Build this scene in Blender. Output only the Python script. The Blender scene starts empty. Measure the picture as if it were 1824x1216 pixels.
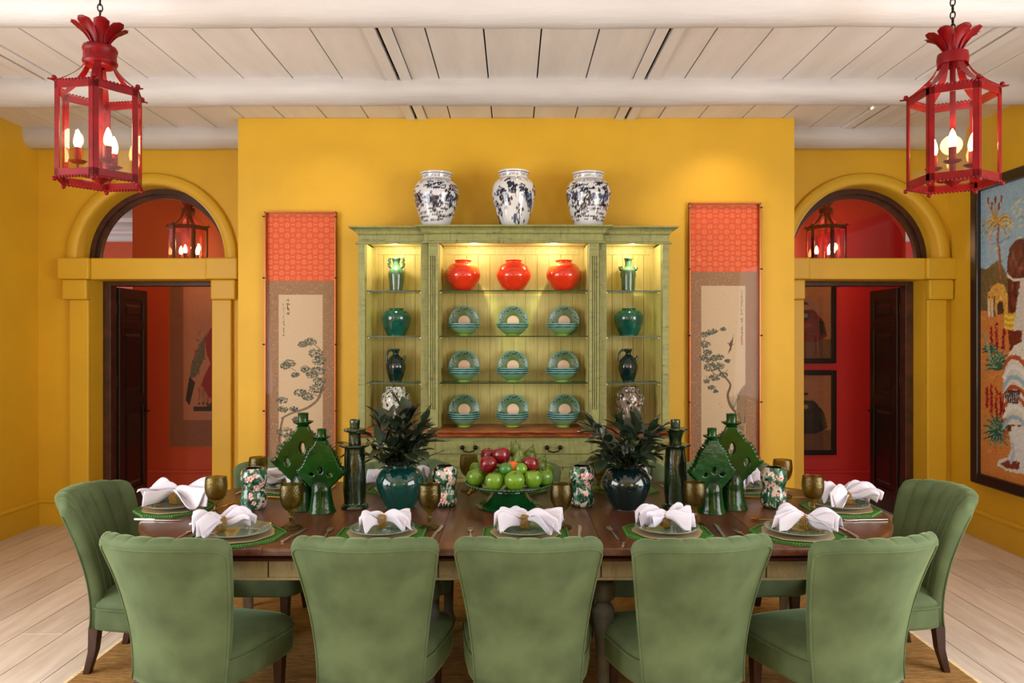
import bpy, bmesh, math, random
import numpy as np
from mathutils import Vector, Matrix, noise
R = math.radians
PI = math.pi
# ------------------------------------------------------------------ camera, light, exposure
SC = bpy.context.scene
COL = SC.collection
F, CX, CY, CZ = 1300.0, 915.0, 603.0, 1.59      # focal length and principal point in the 1824x1216 frame, eye height
cam = bpy.data.cameras.new('camera'); camo = bpy.data.objects.new('camera', cam); COL.objects.link(camo)
cam.sensor_width = 36; cam.lens = F/1824*36
cam.shift_x = (912-CX)/1824; cam.shift_y = (CY-608)/1824
cam.clip_start = .05
camo.location = (0, 0, CZ); camo.rotation_euler = (R(90), 0, 0)
SC.camera = camo
SC.view_settings.view_transform = 'Standard'; SC.view_settings.look = 'None'
SC.view_settings.gamma = 1; SC.view_settings.exposure = -0.08
SC.view_settings.use_curve_mapping = False
W = bpy.data.worlds.new('world'); SC.world = W; W.use_nodes = True
W.node_tree.nodes['Background'].inputs[0].default_value = (.8, .85, 1, 1)
W.node_tree.nodes['Background'].inputs[1].default_value = .3

def area(name, loc, rot, sx, sy, watt, col=(1, 1, 1), spread=180):
    l = bpy.data.lights.new(name, 'AREA'); l.shape = 'RECTANGLE'; l.size = sx; l.size_y = sy
    l.energy = watt; l.color = col; l.spread = R(spread)
    o = bpy.data.objects.new(name, l); COL.objects.link(o); o.location = loc; o.rotation_euler = rot
    return o
def spot(name, loc, target, watt, col, ang=60, blend=.6, rad=.03):
    l = bpy.data.lights.new(name, 'SPOT'); l.energy = watt; l.color = col; l.spot_size = R(ang); l.spot_blend = blend
    l.shadow_soft_size = rad
    o = bpy.data.objects.new(name, l); COL.objects.link(o); o.location = loc
    d = Vector(target)-Vector(loc); o.rotation_euler = d.to_track_quat('-Z', 'Y').to_euler()
    return o
def point(name, loc, watt, col, rad=.03):
    l = bpy.data.lights.new(name, 'POINT'); l.energy = watt; l.color = col; l.shadow_soft_size = rad
    o = bpy.data.objects.new(name, l); COL.objects.link(o); o.location = loc
    return o
DAY = (.86, .93, 1)
area('daylight_rear_left', (-2.5, -2.1, 1.75), (R(93), 0, R(0)), 1.25, 2.0, 30, DAY)
area('daylight_rear_right', (2.3, -2.1, 1.75), (R(93), 0, R(0)), 1.25, 2.0, 28, DAY)
area('daylight_left', (-3.98, 1.2, 1.7), (R(93), 0, R(-90)), 3.4, 2.0, 215, DAY)
area('daylight_right', (3.65, 1.1, 1.7), (R(93), 0, R(90)), 3.2, 2.0, 200, DAY)
WARM = (1, .72, .38)
for sx, w in ((-1.45, 7), (.15, 5), (1.62, 15)):
    spot('spot_dresser_wall', (sx, 5.2, 3.26), (sx+.0, 5.76, 2.2), w, WARM, 95, 1)
# ------------------------------------------------------------------ helpers
def P(px, py, d): return Vector(((px-CX)*d/F, d, CZ-(py-CY)*d/F))
TZ = .75
def T(px, py):
    d = F*(CZ-TZ)/(py-CY); return Vector(((px-CX)*d/F, d, TZ))
def lin(c):
    c = np.asarray(c, float)/255.0
    return np.where(c <= .04045, c/12.92, ((c+.055)/1.055)**2.4)
def rgba(c): l = lin(c); return (float(l[0]), float(l[1]), float(l[2]), 1)

class MB:
    def __init__(s): s.v = []; s.f = []; s.c = []
    def add(s, vs, fs, cs=None):
        n = len(s.v); s.v += [tuple(v) for v in vs]; s.f += [tuple(i+n for i in f) for f in fs]
        if cs is not None: s.c += list(cs)
        return s
    def box(s, a, b, m=None):
        x0, y0, z0 = a; x1, y1, z1 = b
        vs = [(x0,y0,z0),(x1,y0,z0),(x1,y1,z0),(x0,y1,z0),(x0,y0,z1),(x1,y0,z1),(x1,y1,z1),(x0,y1,z1)]
        if m is not None: vs = [m @ Vector(v) for v in vs]
        return s.add(vs, [(0,3,2,1),(4,5,6,7),(0,1,5,4),(1,2,6,5),(2,3,7,6),(3,0,4,7)])
    def lathe(s, prof, seg=32, m=None, mod=None, cf=None, cap=False):
        vs = []; cs = []
        n = len(prof)
        for i, (r, z) in enumerate(prof):
            for k in range(seg):
                a = 2*PI*k/seg - PI/2
                rr = r*(mod(a, z, i/(n-1)) if mod else 1)
                v = Vector((rr*math.cos(a), rr*math.sin(a), z)); vs.append(m @ v if m is not None else v)
                if cf: cs.append(cf(a+PI/2, i/(n-1), r, z))
        fs = []
        for i in range(n-1):
            for k in range(seg):
                k2 = (k+1) % seg
                fs.append((i*seg+k, i*seg+k2, (i+1)*seg+k2, (i+1)*seg+k))
        if cap:
            fs.append(tuple(range(seg))[::-1]); fs.append(tuple((n-1)*seg+k for k in range(seg)))
        return s.add(vs, fs, cs if cf else None)
    def tube(s, path, rad, seg=8, closed=False):
        path = [Vector(p) for p in path]; n = len(path)
        rads = rad if isinstance(rad, (list, tuple)) else [rad]*n
        vs = []; prev = None
        for i, p in enumerate(path):
            if closed: t = path[(i+1) % n]-path[i-1]
            else: t = path[min(i+1, n-1)]-path[max(i-1, 0)]
            t.normalize()
            if prev is None:
                u = t.cross(Vector((0, 0, 1)))
                if u.length < .01: u = t.cross(Vector((0, 1, 0)))
            else: u = prev - t*prev.dot(t)
            u.normalize(); prev = u; w = t.cross(u)
            for k in range(seg):
                a = 2*PI*k/seg
                vs.append(p+(u*math.cos(a)+w*math.sin(a))*rads[i])
        fs = []
        for i in range(n if closed else n-1):
            j = (i+1) % n
            for k in range(seg):
                k2 = (k+1) % seg
                fs.append((i*seg+k, i*seg+k2, j*seg+k2, j*seg+k))
        if not closed:
            fs.append(tuple(range(seg))[::-1]); fs.append(tuple((n-1)*seg+k for k in range(seg)))
        return s.add(vs, fs)
    def prism(s, poly, a, b, axis='z'):
        """poly: 2D outline (counter-clockwise), extruded from a to b along axis"""
        n = len(poly)
        def mk(p, h):
            return {'z': (p[0], p[1], h), 'y': (p[0], h, p[1]), 'x': (h, p[0], p[1])}[axis]
        vs = [mk(p, a) for p in poly]+[mk(p, b) for p in poly]
        fs = [tuple(range(n))[::-1], tuple(range(n, 2*n))]+[(i, (i+1) % n, n+(i+1) % n, n+i) for i in range(n)]
        return s.add(vs, fs)
    def stack(s, outline, layers, cap=True):
        """outline(inset) -> 2D list, layers: (inset, z)"""
        vs = []; n = None
        for ins, z in layers:
            o = outline(ins); n = len(o); vs += [(p[0], p[1], z) for p in o]
        fs = []
        for i in range(len(layers)-1):
            for k in range(n):
                k2 = (k+1) % n
                fs.append((i*n+k, i*n+k2, (i+1)*n+k2, (i+1)*n+k))
        if cap:
            fs.append(tuple(range(n))[::-1]); fs.append(tuple((len(layers)-1)*n+k for k in range(n)))
        return s.add(vs, fs)
    def grid(s, fn, nu, nv, cf=None):
        vs = []; cs = []
        for j in range(nv+1):
            for i in range(nu+1):
                vs.append(fn(i/nu, j/nv))
                if cf: cs.append(cf(i/nu, j/nv))
        fs = [(j*(nu+1)+i, j*(nu+1)+i+1, (j+1)*(nu+1)+i+1, (j+1)*(nu+1)+i) for j in range(nv) for i in range(nu)]
        return s.add(vs, fs, cs if cf else None)
    def ball(s, c, r, seg=10, rings=7, sc=(1, 1, 1), rot=None):
        pr = [(max(math.sin(PI*i/rings), .001), -math.cos(PI*i/rings)) for i in range(rings+1)]
        m = Matrix.Translation(c) @ (rot if rot is not None else Matrix()) @ Matrix.Diagonal((r*sc[0], r*sc[1], r*sc[2], 1))
        return s.lathe(pr, seg, m)
    def mesh(s, name, sharp=35):
        me = bpy.data.meshes.new(name); me.from_pydata(s.v, [], s.f)
        if s.c:
            at = me.color_attributes.new('Col', 'FLOAT_COLOR', 'POINT')
            arr = np.ones((len(s.v), 4), dtype=np.float32); arr[:, :3] = lin(np.array(s.c)[:, :3]); at.data.foreach_set('color', arr.ravel())
        if sharp:
            me.shade_smooth()
            if sharp < 180: me.set_sharp_from_angle(angle=R(sharp))
        me.update(); return me
    def obj(s, name, mat, parent=None, sharp=35, bevel=0, normals=True):
        me = s.mesh(name, sharp)
        if normals:
            bm = bmesh.new(); bm.from_mesh(me); bmesh.ops.recalc_face_normals(bm, faces=bm.faces); bm.to_mesh(me); bm.free()
            if sharp and sharp < 180: me.set_sharp_from_angle(angle=R(sharp))
        return link(name, me, mat, parent, bevel)
def link(name, me, mat, parent=None, bevel=0):
    o = bpy.data.objects.new(name, me); COL.objects.link(o)
    if mat is not None and not me.materials: me.materials.append(mat)
    if parent is not None: o.parent = parent
    if bevel:
        b = o.modifiers.new('bevel', 'BEVEL'); b.width = bevel; b.segments = 2; b.limit_method = 'ANGLE'; b.angle_limit = R(40)
    return o
def thing(name, label, cat, loc=(0, 0, 0), rz=0, group=None):
    o = bpy.data.objects.new(name, None); COL.objects.link(o); o.empty_display_size = .05
    o.location = loc; o.rotation_euler = (0, 0, rz)
    o['label'] = label; o['category'] = cat
    if group: o['group'] = group
    return o
def tag(o, label, cat, group=None):
    o['label'] = label; o['category'] = cat
    if group: o['group'] = group
    return o
def struct(o): o['kind'] = 'structure'; return o
def sroot(name, loc=(0, 0, 0)):
    o = bpy.data.objects.new(name, None); COL.objects.link(o); o.location = loc; o['kind'] = 'structure'; return o
KIDS = {}
def dup(o, loc=None, rot=None, label=None, parent=None):
    c = o.copy(); COL.objects.link(c)
    if parent is not None: c.parent = parent
    if loc is not None: c.location = loc
    if rot is not None: c.rotation_euler = rot if hasattr(rot, '__len__') else (0, 0, rot)
    if label: c['label'] = label
    for k in list(o.children): dup(k, parent=c)
    return c
def crom(pts, n=6):
    """Catmull-Rom through 2D/3D points"""
    out = []; m = len(pts)
    for i in range(m-1):
        p0 = pts[max(i-1, 0)]; p1 = pts[i]; p2 = pts[i+1]; p3 = pts[min(i+2, m-1)]
        for k in range(n):
            t = k/n
            out.append(tuple(.5*((2*b)+(-a+c)*t+(2*a-5*b+4*c-d)*t*t+(-a+3*b-3*c+d)*t**3) for a, b, c, d in zip(p0, p1, p2, p3)))
    out.append(tuple(pts[-1])); return out
def prof(pts, n=5): return [(max(r, .0005), z) for r, z in crom(pts, n)]

# ------------------------------------------------------------------ materials
class NT:
    def __init__(s, name):
        s.m = bpy.data.materials.new(name); s.m.use_nodes = True; s.t = s.m.node_tree; s.t.nodes.clear()
        s.out = s.n('ShaderNodeOutputMaterial')
    def n(s, typ, **kw):
        nd = s.t.nodes.new(typ)
        for k, v in kw.items(): setattr(nd, k, v)
        return nd
    def l(s, a, b): s.t.links.new(a, b)
    def pr(s):
        p = s.n('ShaderNodeBsdfPrincipled'); s.l(p.outputs[0], s.out.inputs[0]); return p
    def coord(s, scale=(1, 1, 1), kind='Object', rot=(0, 0, 0)):
        tc = s.n('ShaderNodeTexCoord'); mp = s.n('ShaderNodeMapping'); s.l(tc.outputs[kind], mp.inputs[0])
        mp.inputs['Scale'].default_value = scale; mp.inputs['Rotation'].default_value = rot; return mp.outputs[0]
    def noise(s, vec, scale, detail=4, rough=.6):
        nd = s.n('ShaderNodeTexNoise'); nd.inputs['Scale'].default_value = scale; nd.inputs['Detail'].default_value = detail
        nd.inputs['Roughness'].default_value = rough; s.l(vec, nd.inputs['Vector']); return nd.outputs['Fac']
    def ramp(s, fac, stops):
        nd = s.n('ShaderNodeValToRGB'); s.l(fac, nd.inputs[0]); e = nd.color_ramp.elements
        while len(e) < len(stops): e.new(.5)
        for i, (p, c) in enumerate(stops): e[i].position = p; e[i].color = rgba(c) if hasattr(c, '__len__') else (c, c, c, 1)
        return nd.outputs[0]
    def mix(s, fac, a, b, mode='MIX'):
        nd = s.n('ShaderNodeMix'); nd.data_type = 'RGBA'; nd.blend_type = mode
        for inp, v in ((nd.inputs[0], fac), (nd.inputs[6], a), (nd.inputs[7], b)):
            if isinstance(v, (int, float)): inp.default_value = v
            elif isinstance(v, (tuple, list)): inp.default_value = rgba(v)
            else: s.l(v, inp)
        return nd.outputs[2]
    def bump(s, p, h, strength=.3, dist=.01):
        b = s.n('ShaderNodeBump'); b.inputs['Strength'].default_value = strength; b.inputs['Distance'].default_value = dist
        s.l(h, b.inputs['Height']); s.l(b.outputs[0], p.inputs['Normal'])
def M(name, col, rough=.5, metal=0, var=.0, vs=6, bump=0, bs=60, bd=.002, coat=0, sheen=0, spec=.5, stretch=(1, 1, 1), col2=None, detail=4):
    t = NT(name); p = t.pr(); p.inputs['Roughness'].default_value = rough; p.inputs['Metallic'].default_value = metal
    p.inputs['Specular IOR Level'].default_value = spec
    if coat: p.inputs['Coat Weight'].default_value = coat; p.inputs['Coat Roughness'].default_value = .05
    if sheen: p.inputs['Sheen Weight'].default_value = sheen; p.inputs['Sheen Roughness'].default_value = .4
    vec = t.coord(stretch)
    if var or col2:
        f = t.noise(vec, vs, detail)
        c2 = col2 if col2 else tuple(max(0, c*(1-var)) for c in col)
        t.l(t.ramp(f, [(.3, c2), (.7, col)]), p.inputs['Base Color'])
    else: p.inputs['Base Color'].default_value = rgba(col)
    if bump: t.bump(p, t.noise(vec, bs, 5), bump, bd)
    return t.m
def Mcol(name, rough=.5, coat=0, bump=0, bs=80, spec=.5):
    t = NT(name); p = t.pr(); a = t.n('ShaderNodeVertexColor'); a.layer_name = 'Col'; t.l(a.outputs[0], p.inputs['Base Color'])
    p.inputs['Roughness'].default_value = rough; p.inputs['Specular IOR Level'].default_value = spec
    if coat: p.inputs['Coat Weight'].default_value = coat; p.inputs['Coat Roughness'].default_value = .04
    if bump: t.bump(p, t.noise(t.coord(), bs, 4), bump, .003)
    return t.m
def Mglass(name, tint=(245, 250, 250), refl=.12, rough=.0):
    t = NT(name); tr = t.n('ShaderNodeBsdfTransparent'); tr.inputs[0].default_value = rgba(tint)
    gl = t.n('ShaderNodeBsdfGlossy'); gl.inputs['Roughness'].default_value = rough
    lw = t.n('ShaderNodeLayerWeight'); lw.inputs[0].default_value = .5
    pw_ = t.n('ShaderNodeMath', operation='POWER'); t.l(lw.outputs['Facing'], pw_.inputs[0]); pw_.inputs[1].default_value = 4
    mu = t.n('ShaderNodeMath', operation='MULTIPLY_ADD'); t.l(pw_.outputs[0], mu.inputs[0]); mu.inputs[1].default_value = refl*4; mu.inputs[2].default_value = refl*.5
    mx = t.n('ShaderNodeMixShader'); t.l(mu.outputs[0], mx.inputs[0]); t.l(tr.outputs[0], mx.inputs[1]); t.l(gl.outputs[0], mx.inputs[2])
    t.l(mx.outputs[0], t.out.inputs[0]); return t.m
def Memit(name, col, s):
    t = NT(name); e = t.n('ShaderNodeEmission'); e.inputs[0].default_value = rgba(col); e.inputs[1].default_value = s
    t.l(e.outputs[0], t.out.inputs[0]); return t.m
def Mwood(name, c1, c2, rough=.4, axis=1, scale=3, coat=0, stripe=10, rand=True, bump=.15, rv=.25):
    """wood with grain along an axis; each piece gets its own tone through the object's random value"""
    t = NT(name); p = t.pr(); sc = [stripe]*3; sc[axis] = 1.0
    tc = t.n('ShaderNodeTexCoord'); mp = t.n('ShaderNodeMapping'); mp.inputs['Scale'].default_value = sc
    oi = t.n('ShaderNodeObjectInfo'); va = t.n('ShaderNodeVectorMath', operation='ADD'); vm = t.n('ShaderNodeVectorMath', operation='SCALE')
    cb = t.n('ShaderNodeCombineXYZ'); [t.l(oi.outputs['Random'], cb.inputs[i]) for i in range(3)]
    t.l(cb.outputs[0], vm.inputs[0]); vm.inputs['Scale'].default_value = 37
    t.l(tc.outputs['Object'], va.inputs[0]); t.l(vm.outputs[0], va.inputs[1]); t.l(va.outputs[0], mp.inputs[0])
    f = t.noise(mp.outputs[0], scale, 6, .65)
    c = t.ramp(f, [(.3, c1), (.7, c2)])
    if rand:
        r = t.ramp(oi.outputs['Random'], [(0, 1-rv), (1, 1.0)])
        c = t.mix(1.0, c, r, 'MULTIPLY')
    t.l(c, p.inputs['Base Color']); p.inputs['Roughness'].default_value = rough
    if coat: p.inputs['Coat Weight'].default_value = coat; p.inputs['Coat Roughness'].default_value = .15
    t.bump(p, f, bump, .002); return t.m
def Mdistress(name, base, wear=(60, 45, 25), amt=.36, rough=.5):
    t = NT(name); p = t.pr(); v = t.coord((3, 3, 14)); v2 = t.coord((14, 3, 3))
    f = t.noise(v, 3, 6, .7); g = t.noise(v2, 3, 6, .7)
    h = t.n('ShaderNodeMath', operation='MINIMUM'); t.l(f, h.inputs[0]); t.l(g, h.inputs[1])
    c = t.ramp(h.outputs[0], [(amt-.06, wear), (amt, tuple(x*.85 for x in base)), (.55, base)])
    t.l(c, p.inputs['Base Color']); p.inputs['Roughness'].default_value = rough
    t.bump(p, f, .15, .002); return t.m

m_yellow = M('yellow_wall_paint', (226, 178, 38), .55, var=.05, vs=2, bump=.05, bs=90)
m_yellow_d = M('yellow_trim_paint', (222, 178, 44), .45, var=.04, vs=2, bump=.06, bs=60)
m_ceil = M('whitewashed_boards', (236, 231, 228), .55, var=.07, vs=1.5, bump=.25, bs=14, stretch=(4, .6, 4))
m_beam = M('whitewashed_log', (204, 199, 197), .5, var=.06, vs=2, bump=.35, bs=9, bd=.01, stretch=(.5, 3, 3))
m_dark = M('dark_void', (20, 15, 12), .9)
m_terra = M('corridor_red_orange_cast', (206, 82, 46), .5, var=.05, vs=2)  # red corridor wall, the left side's warmer light cast put into the colour
m_crim = M('corridor_red_crimson_cast', (216, 54, 56), .5, var=.05, vs=2)  # same red wall, the right side's cooler light cast put into the colour
m_mahog = M('dark_mahogany', (46, 20, 14), .3, var=.4, vs=5, stretch=(6, 6, 1), bump=.1, bs=20)
m_mahog_l = M('worn_mahogany', (84, 44, 26), .4, var=.5, vs=9, bump=.4, bs=30)
m_plank = Mwood('pale_oak_planks', (214, 194, 178), (242, 230, 218), .42, 1, 2.2, stripe=9, rv=.22)
m_red = M('red_lacquered_metal', (132, 5, 12), .4, var=.25, vs=12, spec=.22, bump=.05)
m_pane = Mglass('clear_lantern_glass', (250, 250, 248), .1)
m_transom = Mglass('transom_glass', (238, 236, 234), .12)
m_bulb = Memit('glowing_bulb', (255, 196, 120), 34)
m_sage = Mdistress('distressed_sage_paint', (150, 152, 92))
m_sage_in = M('cabinet_interior_paint', (208, 192, 116), .5, var=.12, vs=6, stretch=(12, 12, .6), bump=.1, bs=30)
m_copper = M('rubbed_copper_brown_wood', (176, 92, 48), .3, col2=(96, 44, 24), vs=5, stretch=(2, 8, 8), coat=.3)
m_gshelf = Mglass('shelf_glass', (214, 232, 214), .12)
m_gedge = M('glass_edge_green', (18, 58, 44), .15)
m_table = Mwood('dark_walnut', (58, 30, 16), (104, 60, 34), .36, 1, 2.6, coat=.22, stripe=12, rv=.2, bump=.06)
m_table_e = Mwood('dark_walnut_edge', (44, 20, 15), (72, 34, 24), .3, 0, 3, coat=.3, stripe=8, rv=.15)
m_apron = Mdistress('distressed_cream_paint', (158, 146, 108), (52, 34, 22), .33)
m_legp = Mdistress('grey_green_leg_shade_tone', (84, 86, 78), (40, 34, 28), .34)  # grey-green legs, colour darkened to carry the shadow below the tabletop
m_legw = Mdistress('whitewashed_leg', (214, 208, 204), (90, 80, 70), .32)
m_cleg = Mwood('dark_chair_leg', (40, 22, 16), (78, 46, 32), .4, 2, 5, stripe=6)
m_jute = M('woven_jute', (214, 164, 92), .95, col2=(140, 98, 50), vs=34, bump=.9, bs=140, bd=.01, stretch=(.5, 3, 1), detail=6)
m_fringe = M('pale_rug_fringe', (214, 190, 150), .95)
def Mvelvet():
    t = NT('sage_velvet'); p = t.pr(); v = t.coord()
    f = t.noise(v, 5, 3, .5)
    t.l(t.ramp(f, [(.3, (72, 86, 58)), (.7, (98, 115, 80))]), p.inputs['Base Color'])
    p.inputs['Roughness'].default_value = .75; p.inputs['Sheen Weight'].default_value = .45; p.inputs['Sheen Roughness'].default_value = .35
    p.inputs['Sheen Tint'].default_value = rgba((190, 225, 170)); p.inputs['Specular IOR Level'].default_value = .2
    t.bump(p, t.noise(v, 260, 2), .08, .001); return t.m
m_velvet = Mvelvet()
m_teal = M('teal_glaze', (6, 74, 66), .1, var=.45, vs=7, coat=.6)
m_tealdk = M('black_green_glaze', (10, 34, 34), .12, var=.4, vs=5, coat=.6)
m_green = M('bottle_green_glaze', (12, 62, 10), .16, spec=.3, col2=(4, 28, 5), vs=9, coat=.12, bump=.3, bs=20, bd=.006)
m_green2 = M('olive_green_glaze', (40, 58, 28), .16, col2=(10, 24, 12), vs=12, coat=.4, bump=.4, bs=24, bd=.008)
m_stand = M('green_cakestand_glaze', (18, 74, 30), .12, col2=(8, 40, 18), vs=7, coat=.6)
m_orange = M('orange_red_glaze', (226, 54, 22), .1, coat=.7, var=.1, vs=5)
m_jade = M('streaked_jade_glaze', (66, 96, 62), .14, col2=(18, 58, 50), vs=14, coat=.6, bump=.4, bs=30, stretch=(2, 2, .8))
m_pot = M('cabinet_pot_glaze', (22, 96, 76), .12, col2=(4, 50, 44), vs=9, coat=.6)
m_ewer = M('dark_teal_ewer_glaze', (12, 44, 42), .14, col2=(6, 24, 26), vs=9, coat=.6)
m_paint = Mcol('painted_surface', .55)
m_canvas = Mcol('brushed_oil_canvas', .5, bump=.5, bs=60)
m_glazed = Mcol('painted_glazed_ceramic', .12, coat=.6)
m_glazed2 = Mcol('painted_dish_glaze', .3, coat=.12)
m_decoup = Mcol('decoupage_surface', .15, coat=.5, bump=.4, bs=40)
m_black = M('black_frame', (16, 13, 12), .3)
m_bronze = M('dark_bronze_frame', (30, 24, 22), .35, coat=.3)
m_coppert = M('copper_trim', (186, 108, 62), .35, metal=.6)
m_silver = M('silver_cutlery', (222, 214, 204), .34, metal=1)
m_gold = M('gold_cutlery', (196, 146, 70), .22, metal=1)
m_beads = M('gold_beads', (168, 128, 44), .25, metal=.7)
m_white = M('white_napkin_linen', (212, 208, 220), .8, bump=.15, bs=300)
m_celadon = M('celadon_plate_glaze', (128, 142, 116), .12, coat=.6, var=.1, vs=20)
m_beige = M('beige_charger', (196, 170, 136), .3, coat=.3)
m_mat = M('green_placemat', (58, 110, 26), .6, bump=.5, bs=150)
m_matb = M('green_placemat_beads', (44, 108, 24), .35, coat=.3)
m_leaf = M('dark_leaf', (56, 72, 46), .38, col2=(24, 38, 26), vs=7, coat=.25)
m_stem = M('leaf_stem', (52, 48, 30), .6)
m_brass = M('dark_iron_handle', (40, 30, 26), .3, metal=.8)
m_appleg = M('green_apple_skin', (112, 150, 34), .24, col2=(84, 122, 30), vs=9, coat=.3)
m_appler = M('red_apple_skin', (136, 14, 26), .24, col2=(92, 8, 20), vs=12, coat=.3)
m_pear = M('pear_skin', (104, 122, 40), .35, col2=(78, 92, 30), vs=14)
m_lime = M('lime_skin', (60, 112, 40), .3, bump=.3, bs=120)
m_orangef = M('orange_fruit_skin', (226, 110, 16), .35, bump=.4, bs=130)
def Mgoblet():
    t = NT('olive_pressed_glass'); v = t.coord()
    b = t.n('ShaderNodeBump'); b.inputs['Strength'].default_value = .6; b.inputs['Distance'].default_value = .004; t.l(t.noise(v, 130, 3), b.inputs['Height'])
    g = t.n('ShaderNodeBsdfGlossy'); g.inputs['Color'].default_value = rgba((226, 216, 170)); g.inputs['Roughness'].default_value = .08
    tr = t.n('ShaderNodeBsdfTransparent'); tr.inputs[0].default_value = rgba((208, 196, 140))
    rf = t.n('ShaderNodeBsdfRefraction'); rf.inputs['Color'].default_value = rgba((214, 204, 142)); rf.inputs['IOR'].default_value = 1.12; rf.inputs['Roughness'].default_value = .05
    t.l(b.outputs[0], g.inputs['Normal']); t.l(b.outputs[0], rf.inputs['Normal'])
    lw = t.n('ShaderNodeLayerWeight'); lw.inputs[0].default_value = .4; t.l(b.outputs[0], lw.inputs['Normal'])
    m1 = t.n('ShaderNodeMixShader'); m1.inputs[0].default_value = .5; t.l(tr.outputs[0], m1.inputs[1]); t.l(rf.outputs[0], m1.inputs[2])
    ma = t.n('ShaderNodeMath', operation='MULTIPLY_ADD'); t.l(lw.outputs['Facing'], ma.inputs[0]); ma.inputs[1].default_value = .28; ma.inputs[2].default_value = .04
    mx = t.n('ShaderNodeMixShader'); t.l(ma.outputs[0], mx.inputs[0]); t.l(m1.outputs[0], mx.inputs[1]); t.l(g.outputs[0], mx.inputs[2])
    t.l(mx.outputs[0], t.out.inputs[0]); return t.m
m_goblet = Mgoblet()

# ------------------------------------------------------------------ little painter for flat print (metres, origin lower left)
class Cv:
    def __init__(s, w, h, step, bg):
        s.w, s.h = w, h; s.nx = int(w/step)+1; s.ny = int(h/step)+1
        s.a = np.zeros((s.ny, s.nx, 3)); s.a[:] = bg
        s.X, s.Y = np.meshgrid(np.linspace(0, w, s.nx), np.linspace(0, h, s.ny))
    def _win(s, x0, x1, y0, y1):
        i0 = max(0, int(x0/s.w*(s.nx-1))-1); i1 = min(s.nx, int(x1/s.w*(s.nx-1))+3)
        j0 = max(0, int(y0/s.h*(s.ny-1))-1); j1 = min(s.ny, int(y1/s.h*(s.ny-1))+3)
        return slice(j0, max(j1, j0)), slice(i0, max(i1, i0))
    def put(s, w, m, col, al=1):
        r = s.a[w]; k = (m*al)[..., None]; s.a[w] = r*(1-k)+np.array(col)*k
    def ell(s, cx, cy, rx, ry, col, ang=0, al=1):
        q = max(rx, ry); w = s._win(cx-q, cx+q, cy-q, cy+q); X = s.X[w]-cx; Y = s.Y[w]-cy
        if X.size == 0: return
        c, n = math.cos(ang), math.sin(ang); u = X*c+Y*n; v = -X*n+Y*c
        s.put(w, ((u/rx)**2+(v/ry)**2 < 1).astype(float), col, al)
    def poly(s, pts, col, al=1):
        xs = [p[0] for p in pts]; ys = [p[1] for p in pts]; w = s._win(min(xs), max(xs), min(ys), max(ys))
        X = s.X[w]; Y = s.Y[w]
        if X.size == 0: return
        ins = np.zeros(X.shape, bool); n = len(pts)
        for i in range(n):
            x1, y1 = pts[i]; x2, y2 = pts[(i+1) % n]
            if y1 == y2: continue
            c = ((y1 > Y) != (y2 > Y)) & (X < (x2-x1)*(Y-y1)/(y2-y1)+x1); ins ^= c
        s.put(w, ins.astype(float), col, al)
    def rect(s, x0, y0, x1, y1, col, al=1): s.poly([(x0, y0), (x1, y0), (x1, y1), (x0, y1)], col, al)
    def line(s, pts, wd, col, al=1, wd2=None):
        n = len(pts)-1
        for i in range(n):
            x1, y1 = pts[i]; x2, y2 = pts[i+1]; q = wd if wd2 is None else wd+(wd2-wd)*i/max(n-1, 1)
            w = s._win(min(x1, x2)-q, max(x1, x2)+q, min(y1, y2)-q, max(y1, y2)+q); X = s.X[w]; Y = s.Y[w]
            if X.size == 0: continue
            dx, dy = x2-x1, y2-y1; L = dx*dx+dy*dy+1e-12; t = np.clip(((X-x1)*dx+(Y-y1)*dy)/L, 0, 1)
            s.put(w, (np.hypot(X-x1-t*dx, Y-y1-t*dy) < q/2).astype(float), col, al)
    def speck(s, amt, seed=0):
        g = np.random.default_rng(seed); s.a += g.normal(0, amt, s.a.shape[:2])[..., None]; s.a = np.clip(s.a, 0, 255)
    def at(s, u, v):
        return s.a[min(s.ny-1, max(0, int(v*(s.ny-1)+.5))), min(s.nx-1, max(0, int(u*(s.nx-1)+.5)))]
    def plane(s, name, mat, parent=None, y=0):
        """upright sheet facing -Y, x centred, z from 0"""
        me = bpy.data.meshes.new(name)
        n = s.nx*s.ny; v = np.zeros((n, 3)); v[:, 0] = s.X.ravel()-s.w/2; v[:, 1] = y; v[:, 2] = s.Y.ravel()
        i, j = np.meshgrid(np.arange(s.nx-1), np.arange(s.ny-1)); a = (j*s.nx+i).ravel()
        f = np.stack([a, a+1, a+s.nx+1, a+s.nx], 1)
        me.vertices.add(n); me.vertices.foreach_set('co', v.ravel())
        me.loops.add(f.size); me.loops.foreach_set('vertex_index', f.ravel().astype(np.int32))
        me.polygons.add(len(f)); me.polygons.foreach_set('loop_start', np.arange(0, f.size, 4, dtype=np.int32))
        me.update(calc_edges=True)
        at = me.color_attributes.new('Col', 'FLOAT_COLOR', 'POINT'); c = np.ones((n, 4), dtype=np.float32); c[:, :3] = lin(s.a.reshape(-1, 3))
        at.data.foreach_set('color', c.ravel())
        return link(name, me, mat, parent)
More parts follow.
